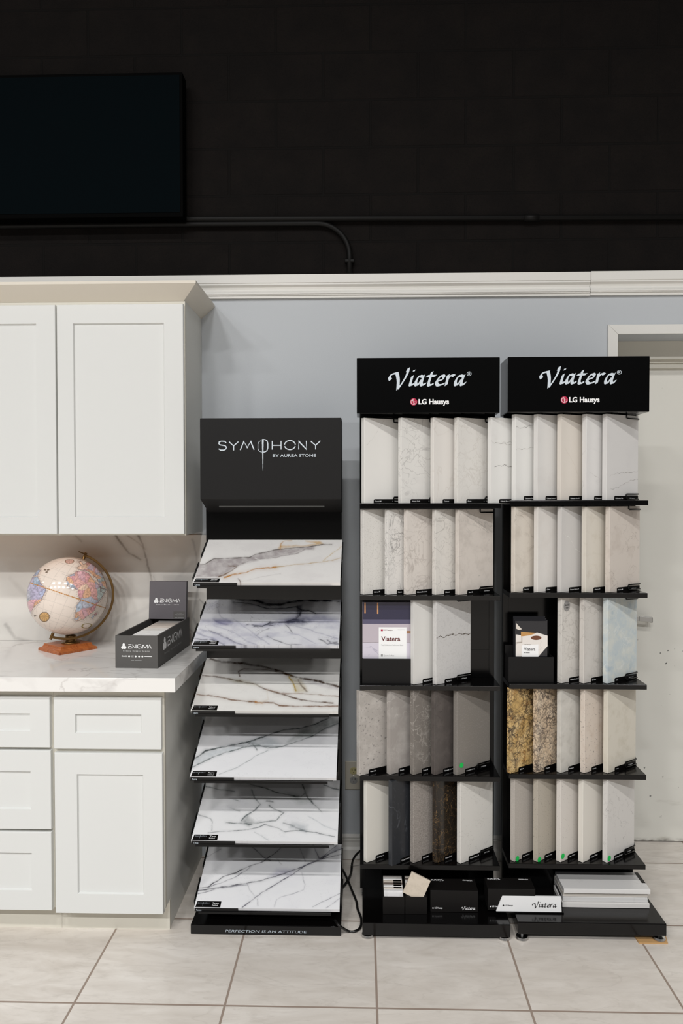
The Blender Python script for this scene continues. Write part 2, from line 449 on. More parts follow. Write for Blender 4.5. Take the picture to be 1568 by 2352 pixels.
c = t.mix(t.math('MULTIPLY', sp2, t.ramp(sepd.outputs[2], 0.05, 0.35, 1, 0)), c, lin((150, 144, 130)))
kick = t.math('MULTIPLY', t.ramp(sepd.outputs[2], 0.0, 0.02, 1, 0), t.ramp(t.noise(t.coords(7), 30, 4), 0.35, 0.6))
c = t.mix(kick, c, lin((60, 48, 34)))
t.l(c, t.b.inputs['Base Color'])
dr = struct(M().box(pL, 3.4, YD, YD+.045, 0.004, Z_(846, YD)).build('door_1', m))
hd = mat('satin_lever', (176, 174, 170), 0.35, 0.4)
za = Z_(1423, YD-.05); xh = X_(1500, YD-.05)
q = M()
q.lathe([(.026, 0), (.026, .008), (.012, .012), (.010, .05)], (xh-.13, YD, za), 20, Matrix.Rotation(math.pi/2, 3, 'X'))
prof = [(xh-.14, YD-.045, za+.010), (xh-.06, YD-.053, za+.008), (xh-.004, YD-.055, za+.004), (xh, YD-.05, za+.001), (xh, YD-.012, za-.001)]
for i in range(len(prof)-1):
    a, b = Vector(prof[i]), Vector(prof[i+1]); h0 = .011
    th = Vector((0, .010, 0)) if i < 3 else Vector((-.010, 0, 0))
    q.prism([a+Vector((0,0,h0)), b+Vector((0,0,h0)), b-Vector((0,0,h0)), a-Vector((0,0,h0))], th)
q.build('door_handle', hd, dr, bevel=.002)

# wall opening behind the door frame (dark jamb side)
struct(M().box(pL-.05, 3.5, YD+.1, YD+.15, 0, 2.4).build('wall_rear', FR))

# conduits on the block wall (each its own thing)
PIPE = mat('black_painted_conduit', (12, 11, 10), 0.55, 0, 0.2)
YW = D+0.012
def conduit(label, pts, r):
    q = M(); q.tube(pts, r, 10); o = q.build('conduit_pipe', PIPE, smooth=True); return tag(o, label, 'pipe')
zc1 = Z_(499, YW-.0175)
a_, b_ = atY(0, 505, YW-.0175), atY(1568, 499.5, YW-.0175); sl_ = (b_-a_)/(b_.x-a_.x)
p0 = a_+sl_*(-4.4-a_.x); p1 = a_+sl_*(3.4-a_.x)
cp = conduit('straight black conduit running the full width of the black block wall', [p0, p1], .0125)
for u in (1220,):
    pc = atY(u, 501, YW-.0175)
    M().tube([pc-Vector((.03, 0, 0)), pc+Vector((.03, 0, 0))], .0155, 10).build('coupling', PIPE, cp, smooth=True)
e0 = atY(0, 520, YW-.0175)
pts = [Vector((-4.4, e0.y, e0.z-.004)), e0, atY(380, 516, YW-.0175), atY(728, 514, YW-.0175)]
c0 = atY(728, 514, YW-.0175); R = 0.135
pts += [Vector((c0.x+R*math.sin(a), YW-.0175, c0.z-R*(1-math.cos(a)))) for a in [k*math.pi/2/10 for k in range(1, 11)]]
pts.append(Vector((c0.x+R, YW-.0175, ZT+.004)))
cp = conduit('black conduit bending down to the white moulding below the straight pipe', pts, .0115)
M().box(c0.x+R-.02, c0.x+R+.02, YW-.028, YW-.001, ZT+.05, ZT+.064).build('strap', PIPE, cp, bevel=.003)

# dark wall-mounted screen, upper left
YT = 3.06
SCR = mat('dark_teal_screen', (6, 12, 15), 0.8, 0, 0.02); BEZ = mat('black_bezel', (3, 3, 3), 0.7, 0, .03)
xr = X_(425, YT); zb = Z_(498, YT, 400); zt = Z_(166, YT, 400)
tv = thing('wall_screen', 'large dark flat screen panel mounted on the black block wall', 'screen', ((xr-1.09/2), YT, zb))
M().box(xr-1.09, xr, YT, YW-.03, zb, zt).build('bezel', BEZ, tv, bevel=.003)
M().box(xr-1.08, xr-.012, YT-.002, YT+.004, zb+.018, zt-.012).build('screen', SCR, tv)

# ================================================================== KITCHEN CABINETS
def shaker(name, x0, x1, z0, z1, y, ix0, ix1, iz0, iz1, parent, th=.019):
    """frame-and-panel front, front face at y; one mesh"""
    q = M(); rec = .008
    ox = [(x0, z0), (x1, z0), (x1, z1), (x0, z1)]; inn = [(ix0, iz0), (ix1, iz0), (ix1, iz1), (ix0, iz1)]; s = .003
    ii = [(ix0+s, iz0+s), (ix1-s, iz0+s), (ix1-s, iz1-s), (ix0+s, iz1-s)]
    vs = [(a, y+.0015, b) for a, b in ox]
    e = .0015
    of = [(x0+e, z0+e), (x1-e, z0+e), (x1-e, z1-e), (x0+e, z1-e)]
    vs += [(a, y, b) for a, b in of]+[(a, y, b) for a, b in inn]+[(a, y+rec, b) for a, b in ii]+[(a, y+th, b) for a, b in ox]
    fs = []
    for k in range(3):
        fs += [(k*4+i, k*4+(i+1) % 4, (k+1)*4+(i+1) % 4, (k+1)*4+i) for i in range(4)]
    fs.append((12, 13, 14, 15)); fs += [(i, 16+i, 16+(i+1) % 4, (i+1) % 4) for i in range(4)]; fs.append((19, 18, 17, 16))
    q.add(vs, fs); return q.build(name, CABW, parent)
# wall cabinet
YU = 2.842; YUD = YU-.020
ux1 = X_(427.5, YU); uz0 = Z_(1229, YU, 428); uz1 = Z_(691, YU, 428)
d1x0, d1x1 = X_(132, YUD, 960), X_(421.5, YUD, 960); d1z0, d1z1 = Z_(1226.5, YUD, 280), Z_(698, YUD, 380)
wd = d1x1-d1x0; d0x1 = X_(128.5, YUD, 960); d0x0 = d0x1-wd
ux0 = d0x0-(ux1-d1x1)
wc = thing('wall_cabinet', 'white two-door wall cabinet with crown moulding above the marble backsplash', 'cabinet', ((ux0+ux1)/2, (YU+D)/2, uz0))
q = M(); q.box(ux0, ux1, YU, D-.001, uz0, uz1); q.build('body', [CABS], wc, bevel=.0008)
M().box(ux0+.02, ux1-.018, YU+.02, D-.004, uz0-.0006, uz0+.002).build('underside', mat('raw_plywood', (206, 152, 92), .6), wc)  # unseen panel, its tan added for warm bounce onto the backsplash
q = M()   # face frame
q.box(ux0, ux1+.0008, YU-.0012, YU+.018, uz0-.0005, uz1-.001); q.build('face_frame', CABI, wc)
px0, px1 = X_(172.5, YUD), X_(379.5, YUD); pz0, pz1 = Z_(1188, YUD, 280), Z_(741, YUD, 380)
shaker('door', d1x0, d1x1, d1z0, d1z1, YUD, px0, px1, pz0, pz1, wc)
off = d0x0-d1x0
shaker('door', d0x0, d0x1, d1z0, d1z1, YUD, px0+off, px1+off, pz0, pz1, wc)
# crown: angled board around front and right end
pr = .062; hz = Z_(650, YU-pr, 450)-uz1; ft = .010
q = M(); xL = ux0-.1
def ring(out, z):   # front-left, front-right corner, back-right
    return [Vector((xL, YU-out, z)), Vector((ux1+out-.006, YU-out, z)), Vector((ux1+out-.006, D-.001, z))]
R0, R1, R2, R3 = ring(.002, uz1-.002), ring(pr, uz1+hz), ring(pr, uz1+hz+ft), ring(pr-.014, uz1+hz+ft)
R4 = ring(.0, uz1+.012)
vs = R0+R1+R2+R3+R4; fs = []
for k in range(4):
    for i in range(2): fs.append((k*3+i, k*3+i+1, (k+1)*3+i+1, (k+1)*3+i))
for i in range(2): fs.append((12+i, 12+i+1, i+1, i))
fs += [(0, 3, 6, 9, 12), (14, 11, 8, 5, 2)]
q.add(vs, fs); q.build('crown', mat('warm_white_crown', (220, 213, 200), 0.5), wc)

# base cabinets
YC = D-.648; CX = -0.6275
zc0, zc1 = Z_(1590, YC, 300), Z_(1557.2, YC, 300)
YB = 2.545; YBD = YB-.020
seam = X_(124.5, YB, 1700)
bx1 = X_(378.5, YB, 1850); kz = .105; YK = 2.603
def base_unit(label, x0, x1, right_end):
    b = thing('base_cabinet', label, 'cabinet', ((x0+x1)/2, (YB+D)/2, 0), group='white base cabinets under the marble counter')
    q = M(); q.box(x0, x1, YB, D-.002, kz, zc0-.001); q.box(x0, x1, YK, D-.002, 0, kz); 
    q.build('body', [CABS if right_end else CABI], b)
    q = M(); q.box(x0, x1+(.0006 if right_end else 0), YB-.0012, YB+.018, kz-.0005, zc0-.0012); q.build('face_frame', CABI, b)
    q = M(); q.box(x0, x1+(.0008 if right_end else 0), YK-.004, YK+.012, 0, kz-.001); q.build('toe_kick', CABI, b)
    return b
bR = base_unit('white base cabinet with one drawer over one door at the counter end', seam, bx1, True)
bL = base_unit('white base cabinet with three drawers at the left frame edge', seam-.50, seam-.0006, False)
def front(kind, u0, u1, v0, v1, a0, a1, b0, b1, parent):
    um = (u0+u1)/2
    return shaker(kind, X_(u0, YBD, v0), X_(u1, YBD, (v0+v1)/2), Z_(v1, YBD, um), Z_(v0, YBD, um), YBD, X_(a0, YBD), X_(a1, YBD), Z_(b1, YBD, um), Z_(b0, YBD, um), parent)
front('drawer', 122.5, 370, 1603, 1721, 169, 322, 1641, 1684, bR)
front('door', 124.5, 373.5, 1730, 2099, 172, 325, 1779, 2054, bR)
xa = seam-.5+.012
for v0, v1, u1, a1, b0, b1 in ((1601, 1717, 114, 69, 1639, 1680), (1724, 1905, 117, 70.5, 1772, 1859), (1911, 2091, 118.5, 73, 1959, 2045)):
    x1 = X_(u1, YBD, (v0+v1)/2); i1 = X_(a1, YBD, (b0+b1)/2)
    shaker('drawer', xa, x1, Z_(v1, YBD, 60), Z_(v0, YBD, 60), YBD, xa+(x1-i1), i1, Z_(b1, YBD, 60), Z_(b0, YBD, 60), bL)

# ---- marble with traced veins: dense grid whose vertex colours hold the stone figure
rng = np.random.default_rng(5)
def vnoise(x, y, seed, octs=5, base=4.0):
    out = np.zeros_like(x); amp = 1.0; tot = 0
    for o in range(octs):
        f = base*2**o; r = np.random.default_rng(seed*31+o); n = 97
        tab = r.random((n, n))
        xf = x*f; yf = y*f; xi = np.floor(xf).astype(int); yi = np.floor(yf).astype(int); a = xf-xi; b = yf-yi
        a = a*a*(3-2*a); b = b*b*(3-2*b)
        T = lambda i, j: tab[(xi+i) % n, (yi+j) % n]
        out += amp*((T(0,0)*(1-a)+T(1,0)*a)*(1-b)+(T(0,1)*(1-a)+T(1,1)*a)*b); tot += amp; amp *= .55
    return out/tot-0.5
def homog(src, dst):
    A = []; B = []
    for (x, y), (u, v) in zip(src, dst):
        A += [[x, y, 1, 0, 0, 0, -u*x, -u*y], [0, 0, 0, x, y, 1, -v*x, -v*y]]; B += [u, v]
    h = np.append(np.linalg.solve(np.array(A, float), np.array(B, float)), 1).reshape(3, 3)
    return h
def inpoly(px, py, poly):
    ins = np.zeros(px.shape, bool); n = len(poly); j = n-1
    for i in range(n):
        xi, yi = poly[i]; xj, yj = poly[j]
        cnd = ((yi > py) != (yj > py)) & (px < (xj-xi)*(py-yi)/(yj-yi+1e-12)+xi)
        ins ^= cnd; j = i
    return ins
def segdist(px, py, pl):
    d = np.full(px.shape, 1e9)
    for (x0, y0), (x1, y1) in zip(pl[:-1], pl[1:]):
        dx, dy = x1-x0, y1-y0; L = dx*dx+dy*dy+1e-9
        t_ = np.clip(((px-x0)*dx+(py-y0)*dy)/L, 0, 1)
        d = np.minimum(d, np.hypot(px-x0-t_*dx, py-y0-t_*dy))
    return d
def paint(PX, PY, base, veins, fills, seed, warp=14.0, cloud=None, nb=0.006, fine=.0):
    """PX,PY: grid in picture-crop units. returns linear colours (N,3)"""
    wx = PX+warp*2*vnoise(PX*nb, PY*nb*1.7, seed, 6, 1.0); wy = PY+warp*2*vnoise(PX*nb+7, PY*nb*1.7+3, seed+1, 6, 1.0)
    c = np.ones(PX.shape+(3,))*np.array(lin(base)[:3])
    if cloud:
        k = np.clip((vnoise(PX*nb*.6, PY*nb*1.4, seed+2, 5, 1.0)+.02)*4, 0, 1)[..., None]*cloud[1]
        c = c*(1-k)+np.array(lin(cloud[0])[:3])*k
    mod = np.clip(0.85+1.3*vnoise(PX*nb*2, PY*nb*3, seed+3, 4, 1.0), 0.15, 1.1)
    for poly, col, al, soft in fills:
        ins = inpoly(wx, wy, poly); d = segdist(wx, wy, list(poly)+[poly[0]])
        sd = np.where(ins, d, -d); k = np.clip(sd/soft*.5+.5, 0, 1)*al*(0.7+0.9*(mod-.6))
        k = np.clip(k, 0, 1)[..., None]; c = c*(1-k)+np.array(lin(col)[:3])*k
    rid = np.abs(vnoise(PX*nb*1.1+20, PY*nb*2.4+9, seed+6, 6, 1.0)); msk_ = np.clip((vnoise(PX*nb*.7+3, PY*nb*1.3, seed+7, 4, 1.0)+.03)*7, 0, 1)
    k = (np.clip(1-rid/.016, 0, 1)*msk_*fine)[..., None]; c = c*(1-k)+np.array(lin(veins[0][1])[:3])*k
    for pl, col, wid, al in veins:
        d = segdist(wx, wy, pl); wv = 1.2*wid*(0.55+0.75*mod)
        k = np.clip(1-(d/wv)**1.5, 0, 1)*al*mod
        k2 = np.exp(-(d/(wid*3.0))**2)*al*.22*mod
        k = np.clip(np.maximum(k, k2), 0, 1)[..., None]; c = c*(1-k)+np.array(lin(col)[:3])*k
    return c*.93
def vc_mat(name, rough=0.12, spec=0.5, coat=0.0):
    m = mat(name, (230, 230, 230), rough, 0, spec, coat); t = NT(m)
    a = t.n('ShaderNodeVertexColor', layer_name='stone'); t.l(a.outputs[0], t.b.inputs['Base Color']); return m
def grid_obj(name, P00, P10, P01, nx, ny, colfun, m, parent, thick, local=False, edge=None):
    """solid slab: top grid spanned by P00 + s(P10-P00) + t(P01-P00), thickness along -normal"""
    P00, P10, P01 = map(Vector, (P00, P10, P01)); e1 = P10-P00; e2 = P01-P00; n = e1.cross(e2).normalized()
    S, T = np.meshgrid(np.linspace(0, 1, nx), np.linspace(0, 1, ny))
    col = colfun(S, T)
    top = [P00+e1*s+e2*t_ for s, t_ in zip(S.ravel(), T.ravel())]
    fs = [(j*nx+i, j*nx+i+1, (j+1)*nx+i+1, (j+1)*nx+i) for j in range(ny-1) for i in range(nx-1)]
    border = [i for i in range(nx)]+[j*nx+nx-1 for j in range(1, ny)]+[(ny-1)*nx+i for i in range(nx-2, -1, -1)]+[j*nx for j in range(ny-2, 0, -1)]
    base = len(top); vs = list(top)+[top[b]-n*thick for b in border]
    nb_ = len(border)
    fs += [(border[(k+1) % nb_], border[k], base+k, base+(k+1) % nb_) for k in range(nb_)]
    fs.append(tuple(base+k for k in range(nb_))[::-1])
    q = M(); q.add(vs, fs); o = q.build(name, m, parent, local=local)
    cols = col.reshape(-1, 3); cols = np.vstack([cols, cols[border]])
    ca = o.data.color_attributes.new('stone', 'FLOAT_COLOR', 'POINT')
    ca.data.foreach_set('color', np.hstack([cols, np.ones((len(cols), 1))]).astype(np.float32).ravel())
    return o

# worktop
m = mat('white_veined_quartz', (232, 230, 228), 0.10, 0, 0.5); t = NT(m)
c = lin((232, 230, 227))
for sd, sca, wd_, st, rgb, rot in ((1, 1.6, .030, .55, (176, 172, 170), .6), (5, 3.4, .016, .5, (160, 152, 148), .4), (8, 1.1, .07, .35, (206, 203, 202), .8)):
    co = t.coords(sd, (1, 1.6, 1.6), (0, 0, rot))
    d = t.math('ABSOLUTE', t.math('SUBTRACT', t.noise(co, sca, 5, .52, .35), .5))
    k = t.math('MULTIPLY', t.ramp(d, 0, wd_, st, 0), t.ramp(t.noise(t.coords(sd+3), 2.4, 2), .4, .6))
    c = t.mix(k, c, lin(rgb))
t.l(c, t.b.inputs['Base Color'])
ct = M().box(-2.0, CX, YC, D-.013, zc0, zc1).build('worktop', m, bevel=.0015)
tag(ct, 'thick white marble-look worktop with grey veins on the base cabinets', 'countertop')
# backsplash
bsY = D-.012; bx0, bxr = -1.75, X_(492, bsY, 1400); bz0, bz1 = zc1, Z_(1228.5, bsY, 480)
def bs_col(S, T):
    # picture coordinates of each point of the splash
    Xw = bx0+(bxr-bx0)*S; Zw = bz0+(bz1-bz0)*T
    PX = 784+FPX*0.0268+Xw/bsY*FPX; PY = 1140-(Zw-CAMH)/bsY*FPX
    V = [([(255, 1222), (272, 1248), (290, 1272), (318, 1285)], (120, 104, 88), 2.6, .8), ([(310, 1228), (322, 1252), (332, 1285), (338, 1312), (343, 1340), (347, 1362)], (112, 98, 86), 2.8, .9),
         ([(280, 1226), (330, 1262)], (150, 135, 118), 1.6, .6), ([(160, 1226), (180, 1245)], (150, 140, 125), 2, .5), ([(347, 1325), (375, 1400), (420, 1440), (460, 1470)], (150, 146, 142), 2.2, .6),
         ([(0, 1440), (20, 1470), (60, 1480)], (160, 156, 152), 5, .6), ([(10, 1330), (60, 1380), (70, 1420)], (200, 196, 190), 6, .5), ([(440, 1240), (455, 1330), (440, 1420), (470, 1475)], (170, 168, 166), 3, .6),
         ([(455, 1380), (485, 1410)], (130, 126, 124), 1.6, .7), ([(250, 1440), (330, 1400), (440, 1290)], (205, 202, 198), 5, .5), ([(380, 1225), (400, 1245)], (240, 240, 236), 2, .5)]
    return paint(PX, PY, (228, 225, 219), V, [], 11, 5.0, ((214, 210, 204), .5), .012)
bs = grid_obj('backsplash', (bx0, bsY, bz0+.0005), (bxr, bsY, bz0+.0005), (bx0, bsY, bz1), 380, 150, bs_col, vc_mat('polished_splash', .10), None, .011)
tag(bs, 'white marble backsplash with brown cracks of veining under the wall cabinet', 'backsplash')

# ================================================================== GLOBE
gY = 2.955; GC = atY(157, 1368, gY); GR = .1545
cdir = (Vector((0, 0, CAMH))-GC); cdir.normalize()
rax = Vector((-cdir.y, cdir.x, 0)).normalized()*1.0
if rax.x < 0: rax = -rax
upx = Vector((0, 0, 1)); fw = Vector((cdir.x, cdir.y, 0)).normalized()
uv3 = cdir.cross(rax).normalized()
if uv3.z < 0: uv3 = -uv3
gl = thing('desk_globe', 'antique style world globe on a square wooden base standing on the worktop', 'globe', (GC.x, GC.y, zc1))
# sphere with map: outlines in picture units around the centre (157,1368) r=93
NX, NY = 420, 220
th = np.linspace(0, 2*np.pi, NX, endpoint=False); ph = np.linspace(-np.pi/2, np.pi/2, NY)
TH, PH = np.meshgrid(th, ph)
dirs = np.stack([np.cos(PH)*np.cos(TH), np.cos(PH)*np.sin(TH), np.sin(PH)], -1)
gu = dirs@np.array(rax); gv = dirs@np.array(uv3); gw = dirs@np.array(cdir)
# crop of the photo used for tracing: 1568x1829 px over 240x280 -> centre and radius there
PXg = 768+607*gu; PYg = 786-590*gv
land = vnoise(PXg*.012, PYg*.012, 3, 5, 1.0)*52; land2 = vnoise(PXg*.012+9, PYg*.012+4, 4, 5, 1.0)*52
SA = [(185,560),(240,490),(330,480),(370,560),(400,620),(460,690),(440,750),(380,830),(330,900),(270,950),(240,1010),(230,1090),(205,1040),(180,950),(170,800),(165,680)]
AF = [(740,520),(830,470),(890,430),(980,420),(1060,470),(1110,540),(1160,580),(1200,640),(1250,700),(1330,720),(1250,850),(1180,930),(1140,1020),(1050,1100),(980,1150),(870,1165),(835,1130),(870,1020),(880,940),(940,870),(910,790),(900,710),(840,690),(760,660),(735,610)]
EU = [(920,290),(960,280),(1000,330),(1060,280),(1160,330),(1260,450),(1320,600),(1340,700),(1300,770),(1240,740),(1220,640),(1180,540),(1110,500),(1060,440),(990,420),(900,400),(890,370),(960,340)]
GRN = [(310,370),(370,400),(330,470),(250,480),(230,440)]
MAD = [(1085,1130),(1180,1050),(1190,1075),(1110,1150)]
seeds = rng.random((120, 2))*np.array([1250, 950])+np.array([120, 260])
cols_c = [(224,148,146),(232,190,160),(156,184,212),(222,156,176),(190,166,196),(172,196,196),(160,186,214),(214,128,144),(170,180,205),(226,158,104)]
cidx = rng.integers(0, len(cols_c), 120)
dd = np.stack([(PXg+land-s[0])**2+(PYg+land2-s[1])**2 for s in seeds], -1)
order = np.sort(dd, -1); near = dd.argmin(-1); bd = np.sqrt(order[..., 1])-np.sqrt(order[..., 0])
ocean = np.array(lin((232, 218, 206))[:3])
gc = np.ones(PXg.shape+(3,))*ocean
front_ = gw > -.05
cc = np.array([lin(cols_c[i])[:3] for i in cidx])[near]*.62+ocean*.30
ins = np.zeros(PXg.shape, bool); coast = np.full(PXg.shape, 1e9)
for poly in (SA, AF, EU, GRN, MAD):
    ins |= inpoly(PXg+land*.6, PYg+land2*.6, poly); coast = np.minimum(coast, segdist(PXg+land*.6, PYg+land2*.6, poly+[poly[0]]))
ins &= front_
tex = 1+1.1*vnoise(PXg*.06, PYg*.06, 21, 3, 1.0)
sa_ = (PXg < 480)[..., None]; cc = np.where(sa_ & (PYg < 820)[..., None], cc*.35+np.array(lin((160, 178, 208))[:3])*.65, cc)
cc = cc*tex[..., None]
cc = np.where((bd < 9)[..., None], cc*.8, cc); cc = np.where((coast < 6)[..., None], np.array(lin((130, 110, 105))[:3]), cc)
# coast hatching just off the land
hat = (~ins) & (coast < 26) & front_ & (np.sin(PYg*.55) > .2)
gc = np.where(hat[..., None], np.array(lin((196, 178, 168))[:3]), gc)
gc = np.where(ins[..., None], cc, gc)
# far side of the globe: generic land patches
bk = (~front_) & (vnoise(TH*2, PH*2, 8, 5, 1.0) > .06); gc = np.where(bk[..., None], cc, gc)
# graticule about the tilted axis
ax_a = math.radians(68); axis = np.array(rax)*math.cos(ax_a)+np.array(uv3)*math.sin(ax_a)
la = np.arcsin(np.clip(dirs@axis, -1, 1)); e1 = np.array(cdir); e2 = np.cross(axis, e1); lo = np.arctan2(dirs@e2, dirs@e1)
gr = np.minimum(np.abs(((la/np.radians(15)+.5) % 1)-.5)*np.radians(15), np.abs(((lo/np.radians(15)+.5) % 1)-.5)*np.radians(15)*np.cos(la))
gc = np.where(((gr < .0075) & ~ins)[..., None], gc*.86, gc)
gc = np.where((np.abs(la) < .011)[..., None], np.array(lin((190, 130, 50))[:3]), gc)
# compass roses and cartouche
def rose(cx, cy, rx, ry, col, tilt=0):
    global gc
    x = (PXg-cx)/rx; y = (PYg-cy)/ry; r = np.hypot(x, y); a = np.arctan2(y, x)
    k = (r < 1) & front_
    pat = np.where(np.cos(a*8)*.5+.5 > r*.9, .72, 1.0)
    gc = np.where(k[..., None], np.array(lin(col)[:3])*pat[..., None], gc)
    gc = np.where((np.abs(r-1) < .07)[..., None] & front_[..., None], np.array(lin((110, 85, 60))[:3]), gc)
rose(427, 1080, 70, 70, (216, 172, 112)); rose(790, 278, 62, 34, (222, 180, 166))
gc = np.where(((np.abs(np.hypot((PXg-1030)/70, (PYg-1250)/36)-1) < .16) & front_)[..., None], np.array(lin((150, 130, 70))[:3]), gc)
for bx_, by_ in ((440, 392), (485, 395), (460, 428), (290, 1062)):
    gc = np.where(((np.abs(PXg-bx_) < 17) & (np.abs(PYg-by_) < 11) & front_)[..., None], np.array(lin((120, 105, 92))[:3]), gc)
sc_lines = (np.abs(((la/np.radians(6)) % 1)-.5) < .08) & (vnoise(lo*6, la*40, 17, 3, 1.0) > .14) & ~ins
gc = np.where(sc_lines[..., None], gc*.8, gc)
q = M(); vs = [GC+Vector(p)*GR for p in dirs.reshape(-1, 3)]
fs = [(j*NX+i, j*NX+(i+1) % NX, (j+1)*NX+(i+1) % NX, (j+1)*NX+i) for j in range(NY-1) for i in range(NX)]
q.add(vs, fs); ob = q.build('map_ball', vc_mat('glossy_globe_map', .12, .5), gl, smooth=True)
ca = ob.data.color_attributes.new('stone', 'FLOAT_COLOR', 'POINT')
gcf = np.clip(gc.reshape(-1, 3), 0, 1); ca.data.foreach_set('color', np.hstack([gcf, np.ones((len(gcf), 1))]).astype(np.float32).ravel())
# meridian arm in the plane facing the camera
ra = GR*1.105
def arm_pt(a, r, dpt): return GC+(rax*math.cos(a)+uv3*math.sin(a))*r+cdir*dpt
q = M(); angs = [math.radians(70-(70+114)*k/60) for k in range(61)]
prof = [(-.0045, -.009), (.0045, -.009), (.0045, .009), (-.0045, .009)]
vs = [arm_pt(a, ra+p[0], p[1]) for a in angs for p in prof]; fs = []
for i in range(60):
    for k in range(4): fs.append((i*4+k, i*4+(k+1) % 4, (i+1)*4+(k+1) % 4, (i+1)*4+k))
fs += [(3, 2, 1, 0), (240, 241, 242, 243)]
q.add(vs, fs); q.build('meridian_arm', BRONZE, gl, bevel=.0012)
for a in (math.radians(68), math.radians(248)):
    M().tube([arm_pt(a, GR+.001, 0), arm_pt(a, ra+.012, 0)], .0058, 14).build('pivot_pin', BRONZE, gl, smooth=False)
a = math.radians(68)
tdir = (-rax*math.sin(a)+uv3*math.cos(a))
q = M(); p = arm_pt(a, ra+.004, 0); q.prism([p+tdir*.028-cdir*.006, p-tdir*.004-cdir*.006, p-tdir*.004+cdir*.006, p+tdir*.028+cdir*.006], (rax*math.cos(a)+uv3*math.sin(a))*.004)
q.build('pointer', BRONZE, gl)
# pedestal + wooden base
bz = zc1
BCt = Vector((GC.x-.004, GC.y, bz)); ga = math.radians(52)
botz = GC.z-ra-.006
M().lathe([(.036, bz+.027-bz), (.036, .031), (.022, .036), (.0185, .052), (.020, .058), (.0235, botz-bz+.006)], BCt+Vector((.012, 0, 0)), 28).build('pedestal', BRONZE, gl, smooth=False, bevel=.001)
WOOD = mat('cherry_wood', (168, 92, 44), 0.3, 0, 0.5); t = NT(WOOD)
c = t.mix(t.ramp(t.noise(t.coords(4, (3, 30, 3), (0, 0, .9)), 6, 4), .3, .7), lin((146, 74, 34)), lin((186, 108, 56))); t.l(c, t.b.inputs['Base Color'])
q = M(); T = Matrix.Translation(BCt) @ Matrix.Rotation(ga, 4, 'Z')
lv = [(.082, 0), (.082, .009), (.078, .012), (.072, .014), (.068, .019), (.066, .027)]
vs = []; fs = []
for hw, z in lv: vs += [T @ Vector((sx*hw, sy*hw*.97, z)) for sx, sy in ((-1,-1),(1,-1),(1,1),(-1,1))]
for i in range(len(lv)-1):
    for k in range(4): fs.append((i*4+k, i*4+(k+1) % 4, (i+1)*4+(k+1) % 4, (i+1)*4+k))
fs += [(3,2,1,0), tuple(len(lv)*4-4+k for k in range(4))]
q.add(vs, fs); q.build('wooden_base', WOOD, gl, bevel=.0008)

# ================================================================== CHARCOAL SAMPLE BOX ON THE WORKTOP
f0 = atZ(265, 1534, zc1); f1 = atZ(362, 1535.5, zc1); wE = (f1-f0).length; hE = .116
exd = (f1-f0).normalized(); eyd = Vector((.045, 1, 0)).normalized(); dE = .412; ezd = Vector((0, 0, 1))
eb = thing('sample_box', 'charcoal open card box of stone sample cards with printed logo on the worktop', 'box', f0)
def EP(a, b, z): return f0+exd*a+eyd*b+ezd*z
def EBox(q, a0, a1, b0, b1, z0, z1):
    vs = [EP(a, b, z) for a, b, z in ((a0,b0,z0),(a1,b0,z0),(a1,b1,z0),(a0,b1,z0),(a0,b0,z1),(a1,b0,z1),(a1,b1,z1),(a0,b1,z1))]
    return q.add(vs, [(0,3,2,1),(4,5,6,7),(0,1,5,4),(1,2,6,5),(2,3,7,6),(3,0,4,7)])
q = M(); tk = .006
EBox(q, 0, wE, 0, tk, .0005, hE); EBox(q, 0, wE, dE-tk, dE, .0005, hE); EBox(q, 0, tk, tk, dE-tk, .0005, hE); EBox(q, wE-tk, wE, tk, dE-tk, .0005, hE); EBox(q, tk, wE-tk, tk, dE-tk, .0005, .005)
trb = q.build('tray', CARD, eb)
def enigma(parent, P, ux, uy, Wt, nrm, small=True):
    s_ = Wt/545.0; P = Vector(P)+nrm*.0006
    put('logo_mark', TREF, WHITEP, parent, P, ux, uy, 95*s_, 100*s_)
    put('lettering', ENI, WHITEP, parent, P+ux*(125*s_)+uy*(8*s_), ux, uy, 420*s_, 82*s_)
    put('lettering', text_geo('B e a u t y   B e y o n d   L i m i t s'), GREYP if not small else WHITEP, parent, P+ux*(40*s_)-uy*(48*s_), ux, uy, 475*s_, 26*s_)
k = wE/755.0
enigma(trb, EP(105*k, 0, hE-(1335-1100)*k), exd, ezd, 545*k, -eyd)
for gi, (a, wdt, txt) in enumerate(((115, 100, 'neos'), (285, 42, 'CE'))):
    put('lettering', text_geo(txt), WHITEP, trb, EP(a*k, -.0006, hE-375*k), exd, ezd, wdt*k, 28*k)
for a in (248, 365, 425, 485):
    q = M(); vs, fs = disc_geo(0, 0, 17*k); q.add([EP(a*k, -.0006, hE-362*k)+exd*p[0]+ezd*p[1] for p in vs], fs); q.build('logo_mark', WHITEP, trb)
q = M(); q.flat([EP(520*k, -.0006, hE-368*k), EP(655*k, -.0006, hE-368*k), EP(655*k, -.0006, hE-358*k), EP(520*k, -.0006, hE-358*k)]); q.build('logo_mark', WHITEP, trb)
put('lettering', ([(0,0,0),(.3,0,0),(.3,1,0),(0,1,0),(.36,0,0),(1,0,0),(1,1,0),(.36,1,0)], [(0,1,2,3),(4,5,6,7)]), GREYP, trb, EP(280*k, -.0006, hE-438*k), exd, ezd, 190*k, 8*k)
enigma(trb, EP(wE, .06, hE*.45), eyd, ezd, .245, exd, False)
